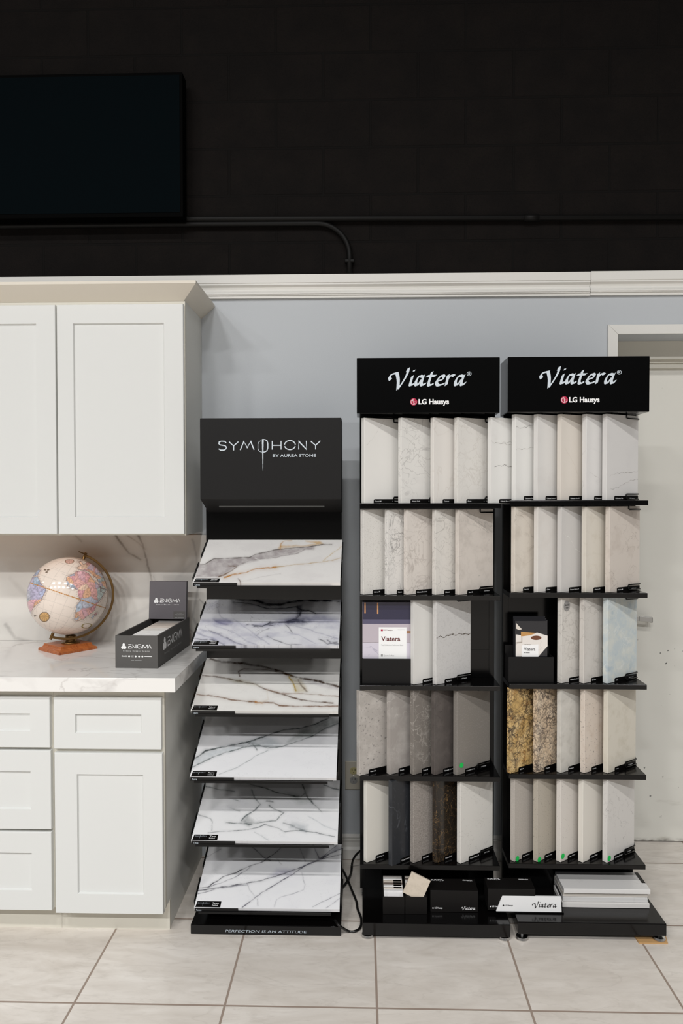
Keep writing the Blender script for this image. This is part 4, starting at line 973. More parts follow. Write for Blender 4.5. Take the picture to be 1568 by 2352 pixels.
ROWS = {
 ('L', 0): [S(836, (230,228,224), [], 'white sample with one faint diagonal vein', 'Gemini M'),
            S(921, (226,224,220), [('net',(160,157,154),18,.07,.6,.9),('cloud',(206,204,201),14,.5,.7,.4)], 'white sample with grey lace veins', 'Adagio Gold'),
            S(995.5, (225,221,216), [('vein',(205,198,190),6,.01,.5,.5)], 'plain warm white sample', 'Cadenza'),
            S(1050.5, (224,221,216), [('net',(192,186,178),18,.07,.5,.9)], 'off-white sample with faint beige veins', 'Forte'),
            S(1127.5, (230,229,226), [('cloud',(212,209,205),8,.55,.7,.5)], 'white cracked sample bridging both racks', 'Calacatta Verde M', w=.155)],
 ('R', 0): [S(1183, (230,229,226), [('cloud',(208,205,201),9,.55,.7,.4)], 'white sample with thin grey rising veins', 'Calacatta Blanc'),
            S(1233.5, (222,220,217), [('cloud',(212,209,206),10,.5,.7,.5)], 'plain pale grey white sample', 'Calacatta Duolite M'),
            S(1288, (222,215,206), [('vein',(198,186,174),3,.007,.7,.4)], 'cream sample with faint slanting veins', 'Calacatta Oro M'),
            S(1346, (222,220,218), [('vein',(196,194,192),5,.01,.6,.6)], 'cool white sample with faint veins', 'Calacatta F'),
            S(1392.5, (218,216,214), [('cloud',(206,203,202),6,.5,.7,.5)], 'pale grey sample with two thin veins', 'Calacatta Nu')],
 ('L', 1): [S(834, (220,217,212), [('speck',(178,174,168),260,.60,.45),('vein',(170,166,160),14,.012,.5,1)], 'finely speckled pale grey sample', 'Cirrus M'),
            S(890, (222,219,215), [('net',(120,117,115),26,.08,.75,.9)], 'white sample with dark grey crackle veins', 'Karis'),
            S(934, (218,211,204), [('net',(170,160,153),18,.09,.7,1.0)], 'pinkish white sample with soft grey veins', 'Minuet Brushed'),
            S(999.5, (218,214,208), [('net',(158,153,148),20,.08,.6,1.0)], 'off-white sample with soft grey veins', 'Minuet'),
            S(1053, (214,206,198), [('cloud',(190,182,174),26,.45,.7,.6),('vein',(160,156,150),9,.01,.6,1)], 'beige mottled sample', 'Aura M')],
 ('R', 1): [S(1182, (216,208,197), [('cloud',(186,176,164),20,.5,.75,.6),('vein',(160,150,140),9,.01,.5,1)], 'beige sample with brown smudges', 'Soprano'),
            S(1234.5, (221,217,212), [('cloud',(210,203,196),16,.5,.75,.5)], 'off-white sample with faint pink smudges', 'Dolce'),
            S(1288.5, (206,203,200), [('cloud',(214,211,208),6,.5,.7,.6)], 'light grey sample with a white vein', 'Bianco Gioco M'),
            S(1345, (217,211,200), [('cloud',(196,187,172),30,.52,.75,.6)], 'cream flecked sample', 'Allegro M'),
            S(1399.5, (213,204,195), [('cloud',(190,178,168),24,.5,.75,.6),('vein',(150,138,128),11,.01,.5,1)], 'pinkish beige sample with brown flecks', 'Antico M')],
 ('L', 2): [S(950, (221,219,215), [], 'plain white sample', 'Muscadet Barcela'),
            S(1001, (208,206,204), [('speck',(190,188,186),160,.55,.4)], 'pale grey sample with a dark level crack', 'Taurus M')],
 ('R', 2): [S(1289, (213,209,203), [('net',(158,153,146),18,.07,.65,1.0),('cloud',(196,191,184),20,.5,.7,.5)], 'pale stone sample with a grey oval sticker', 'Vivace Brushed'),
            S(1340, (206,201,195), [('net',(146,139,132),16,.07,.65,1.0),('cloud',(190,185,178),24,.5,.7,.5)], 'greige sample with fine grey crackle', 'Encore'),
            S(1394.5, (194,204,207), [('cloud',(212,215,209),26,.42,.6,.9),('cloud',(160,180,194),20,.56,.68,.6),('vein',(226,228,224),16,.03,.7,1.4)], 'icy blue marble sample', 'Aria')],
 ('L', 3): [S(825, (176,170,164), [('cloud',(200,194,188),30,.45,.7,.7),('speck',(112,108,106),130,.64,.75)], 'grey speckled sample beside the left post', 'Vesuvius', th=33, dy=-.012),
            S(895, (160,154,149), [('cloud',(186,181,176),18,.45,.7,.7),('vein',(208,204,198),9,.012,.6,1.2)], 'mid grey sample with pale smudges', 'Sonata'),
            S(949, (124,118,112), [('net',(196,190,182),22,.07,.65,1.0),('cloud',(140,134,128),20,.45,.7,.5)], 'grey sample with white cobweb veins', 'Tenor M'),
            S(998, (88,82,79), [('cloud',(106,99,95),40,.45,.7,.6),('vein',(70,64,62),12,.02,.6,1)], 'dark brown grey sample', 'Thunder Storm'),
            S(1049, (130,125,119), [('speck',(146,141,135),210,.55,.5)], 'plain grey sample with a green dot', 'Graphite Gray', dot=(1059, 1757.5))],
 ('R', 3): [S(1172, (202,168,108), [('cloud',(226,198,146),22,.42,.6,.9),('cloud',(150,104,54),36,.52,.66,.8),('cell',(38,31,32),48,.14,1.0,1.5),('cell',(84,58,38),85,.14,.75,1.4),('net',(50,40,36),26,.12,.8,.8)], 'golden sample with black veined granite figure', 'Sahara', th=34, dy=-.010),
            S(1233, (212,190,162), [('cloud',(228,212,190),20,.45,.65,.8),('cell',(50,44,47),52,.13,1.0,1.5),('cell',(96,82,80),95,.13,.7,1.4),('net',(58,50,52),26,.10,.8,.8),('speck',(70,62,62),150,.62,.6)], 'beige granite sample with black veins', 'Cantata'),
            S(1288, (202,199,192), [('cloud',(172,168,160),34,.52,.72,.7),('cloud',(222,219,212),16,.5,.7,.6)], 'pale grey granite sample', 'Prelude'),
            S(1342, (214,202,190), [('speck',(96,88,88),170,.66,.75),('cloud',(196,178,162),22,.5,.7,.6)], 'pinkish granite sample with dark flecks', 'Rococo'),
            S(1395.5, (214,208,195), [('cloud',(190,182,164),26,.52,.72,.5)], 'cream sample with faint tan flecks', 'Ivory')],
 ('L', 4): [S(842, (222,218,209), [], 'plain warm white sample', 'Snow Storm'),
            S(900, (44,46,50), [('vein',(120,124,130),6,.008,.5,.8),('speck',(64,66,70),90,.62,.4)], 'black blue sample jutting over the shelf edge', 'Clarino Brushed M', th=40, dy=-.024),
            S(949, (146,139,133), [('speck',(170,163,156),200,.5,.6),('speck',(116,110,105),150,.6,.5)], 'mid grey grainy sample', 'Sonora M'),
            S(1001, (42,36,30), [('net',(150,118,76),26,.045,.75,1.4),('cloud',(30,26,22),14,.45,.7,.6)], 'black brown sample with golden veins', 'Nocturne M', rough=.18),
            S(1057.5, (220,217,211), [('speck',(164,160,154),130,.67,.55),('vein',(178,174,168),16,.012,.5,1.4)], 'white sample with small grey flecks', 'Carrara Bianco M')],
 ('R', 4): [S(1181, (178,171,163), [('speck',(190,183,175),200,.5,.5)], 'plain taupe sample with a green dot', 'Shadow Gray', dot=(1187, 1972)),
            S(1233.5, (182,174,161), [('speck',(70,66,62),300,.645,.8),('speck',(60,56,52),190,.69,.8)], 'black-peppered taupe sample', 'Pebble Gray', dot=(1237.5, 1974)),
            S(1287, (216,210,203), [('speck',(120,114,108),260,.68,.6)], 'white dark-specked sample, green dot', 'Sugar White', dot=(1291.5, 1966)),
            S(1338, (222,217,208), [], 'plain ivory sample', 'Frozen White'),
            S(1394, (213,210,206), [('vein',(150,146,144),14,.010,.6,1.5)], 'white grey-flecked sample with green dot', 'Carrara Bianco', dot=(1398, 1971))]}
VEINS = {
 'Gemini M': [([(.05,.68),(.2,.75),(.35,.86),(.5,.97)], (186,182,178), .0005)],
 'Calacatta Verde M': [([(0,.72),(.2,.70),(.5,.715),(1,.73)], (160,156,152), .0007), ([(.3,.70),(.6,.69),(1,.695)], (176,172,168), .0005), ([(.1,.43),(.4,.445),(.6,.43),(1,.42)], (150,147,144), .0009)],
 'Calacatta Blanc': [([(0,.85),(.2,.845),(.5,.89),(1,.93)], (156,153,150), .0007), ([(0,.59),(.2,.6),(.6,.62),(1,.63)], (172,168,165), .0006)],
 'Calacatta Nu': [([(.1,.28),(.4,.32),(1,.34)], (172,168,166), .0006), ([(.1,.12),(.4,.16),(.7,.22),(1,.25)], (172,168,166), .0006)],
 'Calacatta Oro M': [([(.1,.62),(.35,.45),(.6,.2),(.8,.06)], (198,186,174), .0007)],
 'Calacatta F': [([(.1,.33),(.6,.2),(1,.1)], (188,184,182), .0006), ([(.3,.98),(.6,.88),(1,.8)], (190,186,184), .0006)],
 'Bianco Gioco M': [([(.05,.7),(.3,.6),(.45,.5),(.75,.4),(1,.36)], (226,224,221), .0010), ([(.1,.98),(.5,.92),(.8,.85),(1,.8)], (222,220,217), .0008)],
 'Taurus M': [([(0,.555),(.12,.56),(.25,.55),(.4,.57),(.55,.555),(.7,.565),(.85,.55),(1,.553)], (96,88,80), .0013), ([(.3,.57),(.42,.58),(.6,.56)], (150,140,130), .0005)]}
ORD = ['leftmost', 'second from left', 'third from left', 'fourth from left', 'rightmost']
SHN = ['top shelf', 'second shelf', 'middle shelf', 'fourth shelf', 'lowest shelf']
def last_bridge(it): return 'bridging' in it['desc']
HS = .305; TSL = .0195
sd = 0
for (side, row), items in ROWS.items():
    rk, zs, bz1 = rkL if side == 'L' else rkR
    z = zs[row]+.0006
    for i, it in enumerate(items):
        sd += 1
        th = math.radians(it['th'] or (31, 33, 34, 36, 37)[row]); yF = YS+.010+it['dy']
        xF = X_(it['u'], yF, (1055, 1265, 1475, 1685, 1890)[row]); Wd = it['w']
        if row == 2: pos = ('left of the pair', 'right of the pair')[i] if side == 'L' else ('left of three', 'middle of three', 'right of three')[i]
        else: pos = ORD[i]
        lab = '%s, %s, %s, %s rack' % (it['desc'], pos, SHN[row], 'left' if side == 'L' else 'right')
        r = thing('stone_sample', lab, 'stone sample', (xF, yF, z), th, 'stone samples on the %s of the %s rack' % (SHN[row], 'left' if side == 'L' else 'right'))
        ms = stone('stone_%s' % it['nm'].lower().replace(' ', '_'), it['base'], it['layers'], it['rough'], sd)
        q = M().box(0, Wd, 0, TSL, 0, HS); mats_ = [ms]
        for (pl, lc, lw_) in VEINS.get(it['nm'], ()):
            q.cur = len(mats_); mats_.append(mat('stone_vein', lc, it['rough']))
            P_ = catmull([(a*Wd, b*HS) for a, b in pl], 7); P_ = [Vector((min(Wd-.0015, max(.0015, p.x)), p.y+.0022*math.sin(p.x*210+p.y*97)+.0012*math.sin(p.x*730))) for p in P_]
            hw = [lw_*(.35+1.3*random.random()**2) for _ in P_]
            for k in range(len(P_)-1):
                a, b = P_[k], P_[k+1]
                q.flat([(a.x, -.0003, a.y-hw[k]), (b.x, -.0003, b.y-hw[k+1]), (b.x, -.0003, b.y+hw[k+1]), (a.x, -.0003, a.y+hw[k])])
        o = q.build('slab', mats_, r, bevel=.0012, local=True)
        # black name label along the lower right of the face
        l0 = Wd*.24; lh = .0145; rr = .005
        pts = [(l0, 0), (Wd, 0), (Wd, lh), (l0+rr, lh), (l0+rr*.3, lh-rr*.3), (l0, lh-rr)]
        q = M(); q.prism([(x, -.0008, zz+.0006) for x, zz in pts][::-1], (0, .0005, 0)); lbo = q.build('label', LAB, r, local=True)
        put('lettering', text_geo(it['nm'], .01), WHITEP, lbo, (l0+.006, -.0013, .0045), (1, 0, 0), (0, 0, 1), min(.0032*len(it['nm']), .045), .0050, local=True)
        put('lettering', text_geo('LG Hausys', .01), WHITEP, lbo, (Wd-.045, -.0013, .0045), (1, 0, 0), (0, 0, 1), .025, .0046, local=True)
        if it['dot']:
            # where the sight line meets the face plane
            d = ray(*it['dot']); n = Vector((math.sin(th), -math.cos(th), 0)); P0 = Vector((xF, yF, z))
            tt = (P0-Vector((0, 0, CAMH))).dot(n)/d.dot(n); Pw = Vector((0, 0, CAMH))+d*tt-P0
            lx = max(.0105, Pw.x*math.cos(th)+Pw.y*math.sin(th)); lz = Pw.z
            q = M(); q.flat([(lx+.0095*math.cos(k*math.pi/12), -.0016, lz+.0095*math.sin(k*math.pi/12)) for k in range(24)]); q.build('green_dot', GREEN, r, local=True)
        if 'oval' in it['desc']:
            q = M(); ox_, oz_ = .026, HS-.031
            q.flat([(ox_+.0165*math.cos(k*math.pi/16), -.0012, oz_+.0185*math.sin(k*math.pi/16)) for k in range(32)]); ov = q.build('oval_sticker', mat('grey_sticker', (150, 148, 146), .5), r, local=True)
            put('lettering', text_geo('BRUSHED', .01), INK, ov, (ox_-.011, -.0018, oz_+.001), (1, 0, 0), (0, 0, 1), .022, .0055, local=True)
            put('lettering', text_geo('Touch', .01), INK, ov, (ox_-.007, -.0018, oz_-.008), (1, 0, 0), (0, 0, 1), .014, .0055, local=True)
        # wire guides of the rack, standing beside the face at the foot and head of the sample
        dx, dy_ = Vector((math.cos(th), math.sin(th), 0)), Vector((math.sin(th), -math.cos(th), 0))
        for top in (0, 1):
            if side == 'L' and row == 0 and last_bridge(it): continue
            zz = z+.003 if not top else z+HS-.010
            hgt = .019; base = Vector((xF, yF, 0))+dy_*.0055
            last = i == len(items)-1
            s0, s1 = (Wd*.58 if last else Wd*.74), Wd*.97
            tip = s0; q = M(); rw = .0026
            z0_, z1_ = (zz, zz+hgt) if not top else (zz-.002, zz+hgt-.004)
            Bk0 = base+dx*s1; Bk1 = Vector((min(Bk0.x+.004, xF+.2), YPOST+.002, 0))
            L = [Bk1+Vector((0, 0, z0_)), base+dx*s1+Vector((0, 0, z0_)), base+dx*(tip+.003)+Vector((0, 0, z0_)), base+dx*tip+Vector((0, 0, z0_+.003)), base+dx*tip+Vector((0, 0, z1_-.003)), base+dx*(tip+.003)+Vector((0, 0, z1_)), base+dx*s1+Vector((0, 0, z1_)), Bk1+Vector((0, 0, z1_))]
            q.tube(L, rw, 7); q.build('wire_guide', BLACK, rk[0] if isinstance(rk, tuple) else rk, smooth=True)

# ---- reference book in its pocket, left rack
zL = rkL[1][2]; Yb = 2.700
bx0_, bx1_ = X_(832, Yb, 1450), X_(946, Yb, 1450); zt_ = Z_(1383, Yb, 880)
bk = thing('reference_book', 'large reference book with a kitchen photo cover in the left rack pocket', 'book', ((bx0_+bx1_)/2, Yb, zL+.001))
cov = mat('book_cover', (196, 188, 196), .3)
M().box(bx0_, bx1_, Yb, Yb+.026, zL+.001, zt_).build('cover', cov, bk, bevel=.001)
def BQ(u0, v0, u1, v1, off, m, name, par):
    a = atY(u0, v1, Yb-off); b = atY(u1, v0, Yb-off); q = M(); q.flat([(a.x, Yb-off, a.z), (b.x, Yb-off, a.z), (b.x, Yb-off, b.z), (a.x, Yb-off, b.z)]); return q.build(name, m, par)
BQ(832.3, 1383.5, 945.5, 1433, .0005, mat('navy_print', (44, 42, 66), .3), 'cover_print', bk)
BQ(832.3, 1423, 945.5, 1433, .0007, mat('violet_grey_print', (86, 82, 108), .3), 'cover_print', bk)
for u in (838, 867): BQ(u-1.4, 1384, u+1.6, 1410 if u > 850 else 1409, .0009, mat('brass_print', (206, 148, 96), .3), 'cover_print', bk)
marb = stone('cover_marble_print', (206, 200, 212), [('vein', (150, 146, 166), 9, .012, .6, .8)], .3, 77)
BQ(832.3, 1433, 945.5, 1476, .0005, mat('mauve_print', (186, 176, 184), .3), 'cover_print', bk)
BQ(832.3, 1476, 945.5, 1513.5, .0005, marb, 'cover_print', bk)
BQ(933.5, 1449, 945.5, 1455, .0007, mat('tan_print', (160, 120, 90), .3), 'cover_print', bk)
ttl = BQ(869.5, 1441, 933.5, 1513, .0011, WHITEP, 'title_panel', bk)
def BT(s, u0, v0, u1, v1, m, par, bold=.01, off=.0016):
    a = atY(u0, v1, Yb-off); b = atY(u1, v0, Yb-off); put('lettering', text_geo(s, bold), m, par, (a.x, Yb-off, a.z), (1, 0, 0), (0, 0, 1), b.x-a.x, b.z-a.z)
MAR = mat('maroon_print', (92, 26, 26), .5)
BT('Viatera', 875, 1462, 919, 1472.5, MAR, ttl, .02); BT('LX Hausys', 880.5, 1445.5, 901, 1449.5, MAR, ttl); BQ(874.5, 1445.3, 879, 1449.6, .0015, RED, 'maker_mark', ttl)
BT('Top Collections Reference Book', 875, 1480.5, 926, 1483.8, GREYP, ttl, 0); BT('Quartz Surface', 881, 1504, 905, 1507.8, GREYP, ttl, 0); BQ(913, 1446, 929, 1447, .0014, GREYP, 'lettering', ttl)
BQ(874.5, 1503, 879, 1508, .0014, GREYP, 'quality_mark', ttl)
# pockets (part of the racks)
Yp = 2.684
a = atY(831.5, 1513, Yp); b = atY(947, 1513, Yp)
q = M(); q.box(a.x, b.x, Yp, Yp+.003, zL+.0005, a.z); q.box(a.x, a.x+.003, Yp+.003, YPOST, zL+.0005, a.z); q.box(b.x-.003, b.x, Yp+.003, YPOST, zL+.0005, a.z); q.build('pocket', BLACKM, rkL[0])
zR = rkR[1][2]
a = atY(1165.5, 1509, Yp); b = atY(1271, 1509, Yp); a.x = max(a.x, X_(1170, YS)+.002)
q = M(); q.box(a.x, b.x, Yp, Yp+.003, zR+.0005, a.z); q.box(a.x, a.x+.003, Yp+.003, Yp+.07, zR+.0005, a.z); q.box(b.x-.003, b.x, Yp+.003, Yp+.07, zR+.0005, a.z); q.box(a.x, b.x, Yp+.067, Yp+.07, zR+.0005, a.z+.03); q.build('pocket', BLACKM, rkR[0])
# brochures in the right pocket
PB = mat('brochure_black_print', (34, 34, 38), .25)
for i in range(6):
    yy = Yp+.010+i*.0075; uo = (0, 1.5, -1, 1, -.5, .5)[i]
    x0b, x1b = X_(1183+uo, Yp+.01), X_(1257+uo, Yp+.01); zt0 = Z_(1425, Yp+.01)+.0022*i; rotx = .008*i
    q = M(); q.box(x0b, x1b, yy, yy+.003, zR+.002, zt0)
    o = q.build('brochure', PB)
    tag(o, 'front brochure with a white worktop photo in the right rack pocket' if i == 0 else 'dark brochure standing behind the front brochure in the right rack pocket', 'brochure', 'brochures in the right rack pocket')
    if i == 0:
        def PQ(pts, off, m, name, par):
            q = M(); q.flat([tuple(atY(u, v, yy-off)) for u, v in pts]); return q.build(name, m, par)
        PQ([(1184, 1457), (1184, 1508), (1236, 1508), (1257, 1484), (1257, 1460), (1233, 1453), (1205, 1460)], .0004, stone('brochure_worktop_print', (226, 220, 214), [('vein', (170, 160, 154), 14, .012, .6, .8)], .3, 5), 'cover_print', o)
        PQ([(1196, 1451), (1196, 1462), (1217, 1459), (1232, 1454)], .0007, mat('wood_print', (190, 142, 82), .3), 'cover_print', o)
        PQ([(1185, 1431), (1185, 1444), (1192, 1447), (1198, 1445), (1193, 1440)], .0006, mat('pale_print', (214, 206, 196), .3), 'cover_print', o)
        PQ([(1231+12*math.cos(k*math.pi/10), 1465+5*math.sin(k*math.pi/10)) for k in range(20)], .0008, mat('tray_print', (106, 62, 40), .3), 'cover_print', o)
        PQ([(1186, 1478), (1199, 1476), (1199, 1464), (1197, 1463), (1197, 1474), (1186, 1475)], .0009, mat('tap_print', (170, 160, 150), .3), 'cover_print', o)
        tp = PQ([(1198, 1482), (1198, 1508.5), (1236, 1508.5), (1236, 1480)], .0011, WHITEP, 'title_panel', o)
        for s_, u0, v0, u1, v1, mm in (('Viatera', 1203, 1487.5, 1229, 1494.5, INK), ('LX Hausys', 1204, 1479.5, 1219, 1482, INK), (None, 1202, 1498, 1216, 1500.3, GREYP)):
            a = atY(u0, v1, yy-.0016); b = atY(u1, v0, yy-.0016)
            put('lettering', text_geo(s_, .01) if s_ else ([(0,0,0),(.3,0,0),(.3,1,0),(0,1,0),(.36,0,0),(1,0,0),(1,1,0),(.36,1,0)], [(0,1,2,3),(4,5,6,7)]), mm, tp, a, (1, 0, 0), (0, 0, 1), b.x-a.x, b.z-a.z)

# ---- things on the rack bases
ZL, ZR = rkL[2]+.0006, rkR[2]+.0006
WHC = [(232,230,230),(214,206,196),(228,226,224),(120,108,100),(210,200,188),(226,224,222),(196,190,184)]
def chip_box(label, u0, u1, clab):
    f = atZ((u0+u1)/2, 2100, ZL); y0 = f.y; x0 = X_(u0, y0, 2090); x1 = X_(u1, y0, 2090); dp = .125; h = Z_(2060, y0, 900)-ZL
    b = thing('chip_box', label, 'box', ((x0+x1)/2, y0, ZL)); tk = .0025
    q = M(); q.box(x0, x1, y0, y0+tk, ZL, ZL+h); q.box(x0, x1, y0+dp-tk, y0+dp, ZL, ZL+h); q.box(x0, x0+tk, y0+tk, y0+dp-tk, ZL, ZL+h); q.box(x1-tk, x1, y0+tk, y0+dp-tk, ZL, ZL+h); q.box(x0+tk, x1-tk, y0+tk, y0+dp-tk, ZL, ZL+.002)
    q.build('walls', BOXK, b)
    return x0, x1, y0, h, dp
def chips(geo, cols, which, n):
    x0, x1, y0, h, dp = geo
    for i in range(n):
        yb = y0+.008+i*.0145; ln_ = .012; hh = .070+.0006*i
        q = M(); a, b = x0+.004, x1-.004
        vs = [(x, yb+z*.17+d, ZL+.003+z) for x, z, d in ((a,0,0),(b,0,0),(b,0,.011),(a,0,.011),(a,hh,0),(b,hh,0),(b,hh,.011),(a,hh,.011))]
        q.add(vs, [(0,3,2,1),(4,5,6,7),(0,1,5,4),(1,2,6,5),(2,3,7,6),(3,0,4,7)])
        o = q.build('sample_chip', stone('chip_stone', cols[i % len(cols)], [('cloud', tuple(int(c_*.9) for c_ in cols[i % len(cols)]), 60, .45, .7, .6)], .35, i+20), bevel=.0008)
        col = ('white', 'beige', 'white', 'brown grey', 'tan', 'white', 'pale grey')[i % 7]
        tag(o, '%s stone chip standing in the %s open black box, %s' % (col, which, ('frontmost', 'second from the front', 'third from the front', 'fourth from the front', 'fifth from the front', 'sixth from the front', 'rearmost')[i]), 'stone chip', 'stone chips in the %s open box' % which)
        if which == 'left' and i in (1, 2, 3, 4):
            q = M(); q.box(b-.032, b-.004, yb+.001+hh*.17, yb+.0105+hh*.17, ZL+.0032+hh, ZL+.0038+hh); lo2 = q.build('label', LAB, o)
gL = chip_box('left open black box of stone chips on the left rack base', 879, 928.5, 'left'); chips(gL, WHC, 'left', 7)
gR = chip_box('right open black box with a tilted beige chip on the left rack base', 930.5, 980, 'right')
x0, x1, y0, h, dp = gR
chips((x0, x1, y0+.030, h, dp), [(226,224,222),(214,206,196),(228,226,224),(120,108,100),(210,200,188),(226,224,222)], 'right', 5)
# the tilted beige chip
q = M(); cx, cz = X_(957, y0+.012, 2035), Z_(2036, y0+.012, 957); T = Matrix.Translation((cx, y0+.016, cz)) @ Matrix.Rotation(math.radians(-8), 4, 'X') @ Matrix.Rotation(math.radians(25), 4, 'Y')
q.box(-.0365, .0365, -.006, .005, -.040, .037, T)
o = q.build('sample_chip', stone('beige_chip', (204,192,176), [('cloud', (180,168,152), 50, .45, .7, .6)], .4, 91), bevel=.0012); tag(o, 'large beige stone chip tilted up out of the right open black box', 'stone chip')
# closed boxes
def closed_box(label, u0, u1, vb, vt, zb, vback):
    y0 = atZ((u0+u1)/2, vb, zb).y; x0, x1 = X_(u0, y0, 2070), X_(u1, y0, 2070); h = Z_(vt, y0, u0)-zb; y1 = atZ((u0+u1)/2, vback, zb+h).y
    o = M().box(x0, x1, y0, y1, zb, zb+h).build('closed_box', BOXK, bevel=.001); tag(o, label, 'box', None)
    ww = x1-x0; P = Vector((x0, y0-.0006, zb))
    put('lettering', SCRIPT, WHITEP, o, P+Vector((ww*.645, 0, h*.09)), (1, 0, 0), (0, 0, 1), ww*.30, h*.20)
    put('lettering', text_geo('LG Hausys', .015), WHITEP, o, P+Vector((ww*.09, 0, h*.13)), (1, 0, 0), (0, 0, 1), ww*.165, h*.10)
    q = M(); q.flat([P+Vector((ww*.055+.0026*math.cos(k*math.pi/8), 0, h*.18+.0026*math.sin(k*math.pi/8))) for k in range(16)]); q.build('maker_mark', WHITEP, o)
    zt = zb+h+.0006; dp = y1-y0     # the top print reads from behind the box
    put('lettering', SCRIPT, WHITEP, o, (x0+ww*.33, y0+dp*.95, zt), (-1, 0, 0), (0, -1, 0), ww*.28, dp*.22)
    put('lettering', text_geo('LG Hausys', .015), WHITEP, o, (x0+ww*.93, y0+dp*.92, zt), (-1, 0, 0), (0, -1, 0), ww*.20, dp*.14)
    return o
closed_box('closed black card box with white script on the left rack base', 988, 1097.5, 2095, 2045, ZL, 2018)
closed_box('closed black card box behind the white name plate between the racks', 1120, 1229, 2091.5, 2041.5, max(ZL, ZR)+.0005, 2016)
# white name plate
zz = max(ZL, ZR); yn = atZ(1215, 2095, zz).y-.004
nm = thing('name_plate', 'white acrylic name plate with black script standing in front of the black box', 'sign', (X_(1215, yn, 2090), yn, zz))
lean = .22
def NP(u, h, off=0): return Vector((X_(u, yn, 2080), yn+h*lean-off, zz+.004+h))
hN = (Z_(2058.5, yn+.01, 1215)-zz-.004)
q = M(); q.prism([NP(1139, 0), NP(1289.5, 0), NP(1289.5, hN), NP(1154.5, hN)], (0, .004, 0)); pl = q.build('plate', mat('white_acrylic', (222, 222, 222), .3), nm)
q = M(); a = X_(1139, yn, 2090); b = X_(1294, yn, 2090); q.box(a, b, yn-.004, yn+.030, zz+.0002, zz+.004); q.build('foot', BLACK, nm)
uN = Vector((0, lean, 1)).normalized()
a = NP(1222, hN*.20, .001); b = NP(1279, hN*.72, .001); put('lettering', SCRIPT, INK, pl, a, (1, 0, 0), uN, b.x-a.x, hN*.50)
a = NP(1159, hN*.32, .001); b = NP(1178, hN*.42, .001); put('lettering', text_geo('LG Hausys', .012), INK, pl, a, (1, 0, 0), uN, b.x-a.x, hN*.13)
cN = NP(1156, hN*.38, .001); q = M(); q.flat([cN+Vector((1, 0, 0))*.003*math.cos(k*math.pi/8)+uN*.003*math.sin(k*math.pi/8) for k in range(16)]); q.build('maker_mark', INK, pl)
# stack of white samples lying on the right base
y0 = atZ(1390, 2085.5, ZR).y; tS = .0172
stk_ = [(1291, 1491.5, .0, (214,211,208), 'lowest'), (1292.5, 1487, .007, (204,203,202), 'second from the bottom'), (1292, 1487, .010, (206,200,192), 'second from the top'), (1294.5, 1493.5, -.002, (218,216,214), 'topmost')]
for i, (u0, u1, dy, col, nmn) in enumerate(stk_):
    yy = y0+dy; z0 = ZR+i*tS; x0, x1 = X_(u0, yy, 2070), X_(u1, yy, 2070)
    r = thing('stone_sample', 'flat white stone sample, %s of the stack on the right base' % nmn, 'stone sample', ((x0+x1)/2, yy, z0), 0, 'flat white samples stacked on the right rack base')
    M().box(x0, x1, yy, yy+.122, z0+.0002, z0+tS-.0004).build('slab', stone('flat_sample_stone', col, [('vein', tuple(int(k*.9) for k in col), 6, .01, .5, .6)], .28, 60+i), r, bevel=.0012)
    q = M()
    if i == 3: q.box(x1-.014, x1-.001, yy+.045, yy+.120, z0+tS-.0004, z0+tS+.0004)
    elif i == 1: q.box(x0-.0008, x0+.0004, yy+.02, yy+.10, z0+.001, z0+tS-.003)
    else: continue
    q.build('label', LAB, r)
# cardboard shim under the right foot
q = M(); P = [atZ(1464, 2160, .0), atZ(1534, 2161, .0), atZ(1531, 2147, .0), atZ(1458, 2147, .0)]
q.prism([(p.x, p.y, .0004) for p in [atZ(1467, 2168, 0), atZ(1533.5, 2169, 0), atZ(1528, 2150, 0), atZ(1455, 2150, 0)]], (0, 0, .0046))
o = q.build('cardboard_shim', mat('brown_cardboard', (190, 150, 100), .8)); tag(o, 'folded brown cardboard shim under the right rack foot on the floor', 'cardboard')

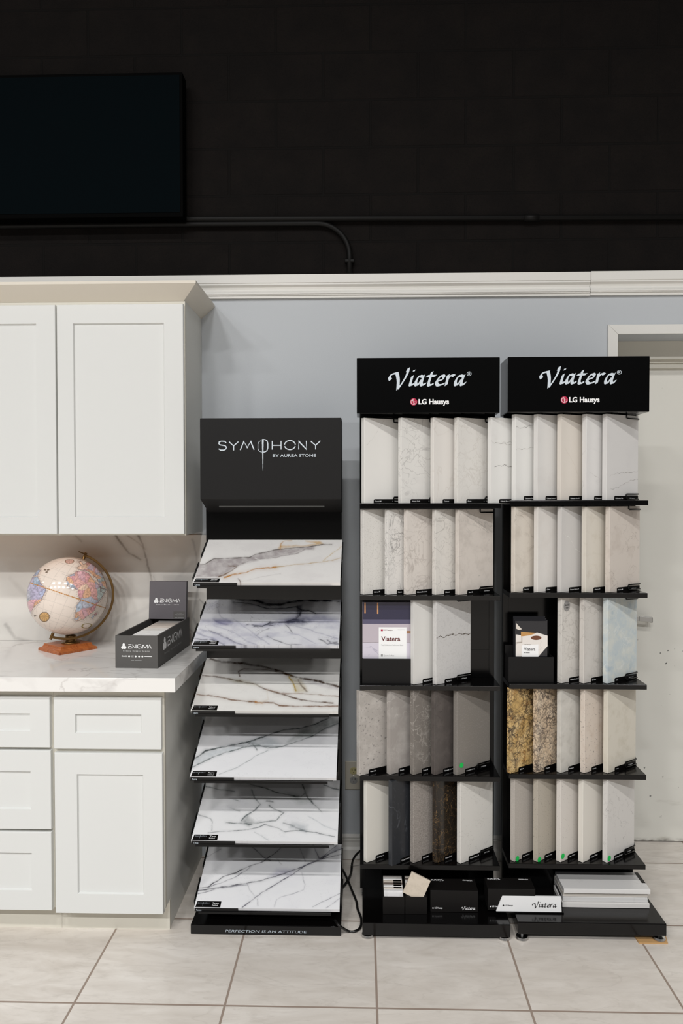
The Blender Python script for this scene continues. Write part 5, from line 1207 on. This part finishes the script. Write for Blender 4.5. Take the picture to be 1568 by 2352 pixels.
# ---- outlet on the wall
OUTM = mat('outlet_plate', (196, 190, 176), .4)
yo = D-.007; x0, x1 = X_(792, yo, 1780), X_(830.5, yo, 1780); z0, z1 = Z_(1814, yo), Z_(1748.5, yo)
ot = thing('wall_outlet', 'ivory wall outlet between the display stand and the left rack', 'outlet', ((x0+x1)/2, D-.0005, z0))
M().box(x0, x1, yo, D-.0005, z0, z1).build('plate', OUTM, ot, bevel=.003)
xc_ = (x0+x1)/2+.001
SLOT = mat('outlet_slot', (30, 28, 26), .6)
for v, col in ((1770.5, (190, 180, 130)), (1792, (150, 150, 148))):
    zc_ = Z_(v, yo); q = M(); q.prism([(xc_+.0165*max(-.82, min(.82, math.cos(k*math.pi/16)))/.82*.95, yo-.002, zc_+.0145*math.sin(k*math.pi/16)) for k in range(32)][::-1], (0, .003, 0))
    f = q.build('receptacle', mat('receptacle_plastic', col, .4), ot)
    q = M()
    for dx in (-.0065, .006): q.box(xc_+dx-.0012, xc_+dx+.0012, yo-.0024, yo-.0018, zc_+.001, zc_+.009)
    q.lathe([(.0022, 0), (.0022, .0006)], (xc_, yo-.0018, zc_-.007), 10, Matrix.Rotation(math.pi/2, 3, 'X'))
    q.build('slot', SLOT, f)
M().lathe([(.0025, 0), (.002, .001)], (xc_, yo, (z0+z1)/2), 10, Matrix.Rotation(math.pi/2, 3, 'X')).build('screw', CHROME, ot)

# ---- power cords
CORD = mat('black_cord', (16, 15, 15), .35)
def smooth3(pts, n=6):
    P = [Vector(p) for p in pts]; out = []
    for i in range(len(P)-1):
        p0 = P[max(i-1, 0)]; p1 = P[i]; p2 = P[i+1]; p3 = P[min(i+2, len(P)-1)]
        for k in range(n):
            t_ = k/n; out.append(0.5*((2*p1)+(p2-p0)*t_+(2*p0-5*p1+4*p2-p3)*t_*t_+(3*p1-p0-3*p2+p3)*t_**3))
    out.append(P[-1]); return out
r_ = .0045
c1 = [atZ(768, 2114, zbt+.006), atZ(779, 2126, zbt+.008)]+[atZ(u, v, r_+.0005) for u, v in ((800, 2139), (815, 2139), (827, 2130), (829, 2110), (821, 2088), (818, 2070), (808, 2045), (797, 2018), (787, 1998), (776, 1985))]
o = M().tube(smooth3(c1), r_, 8).build('power_cord', CORD, smooth=True); tag(o, 'black cord looping on the floor from the display stand base', 'cord')
c2 = [atZ(776, 2050, r_+.0005), atZ(786, 2040, r_+.0005), atZ(798, 2022, r_+.0105), atZ(806, 2004, r_+.004)]+[atY(808, 1985, 3.03), atY(812, 1972, 3.02), atY(820, 1961, 3.0), atY(832, 1951, 2.97), atY(845, 1943, 2.95)]
o = M().tube(smooth3(c2), r_, 8).build('power_cord', CORD, smooth=True); tag(o, 'black cord rising off the floor behind the left rack', 'cord')
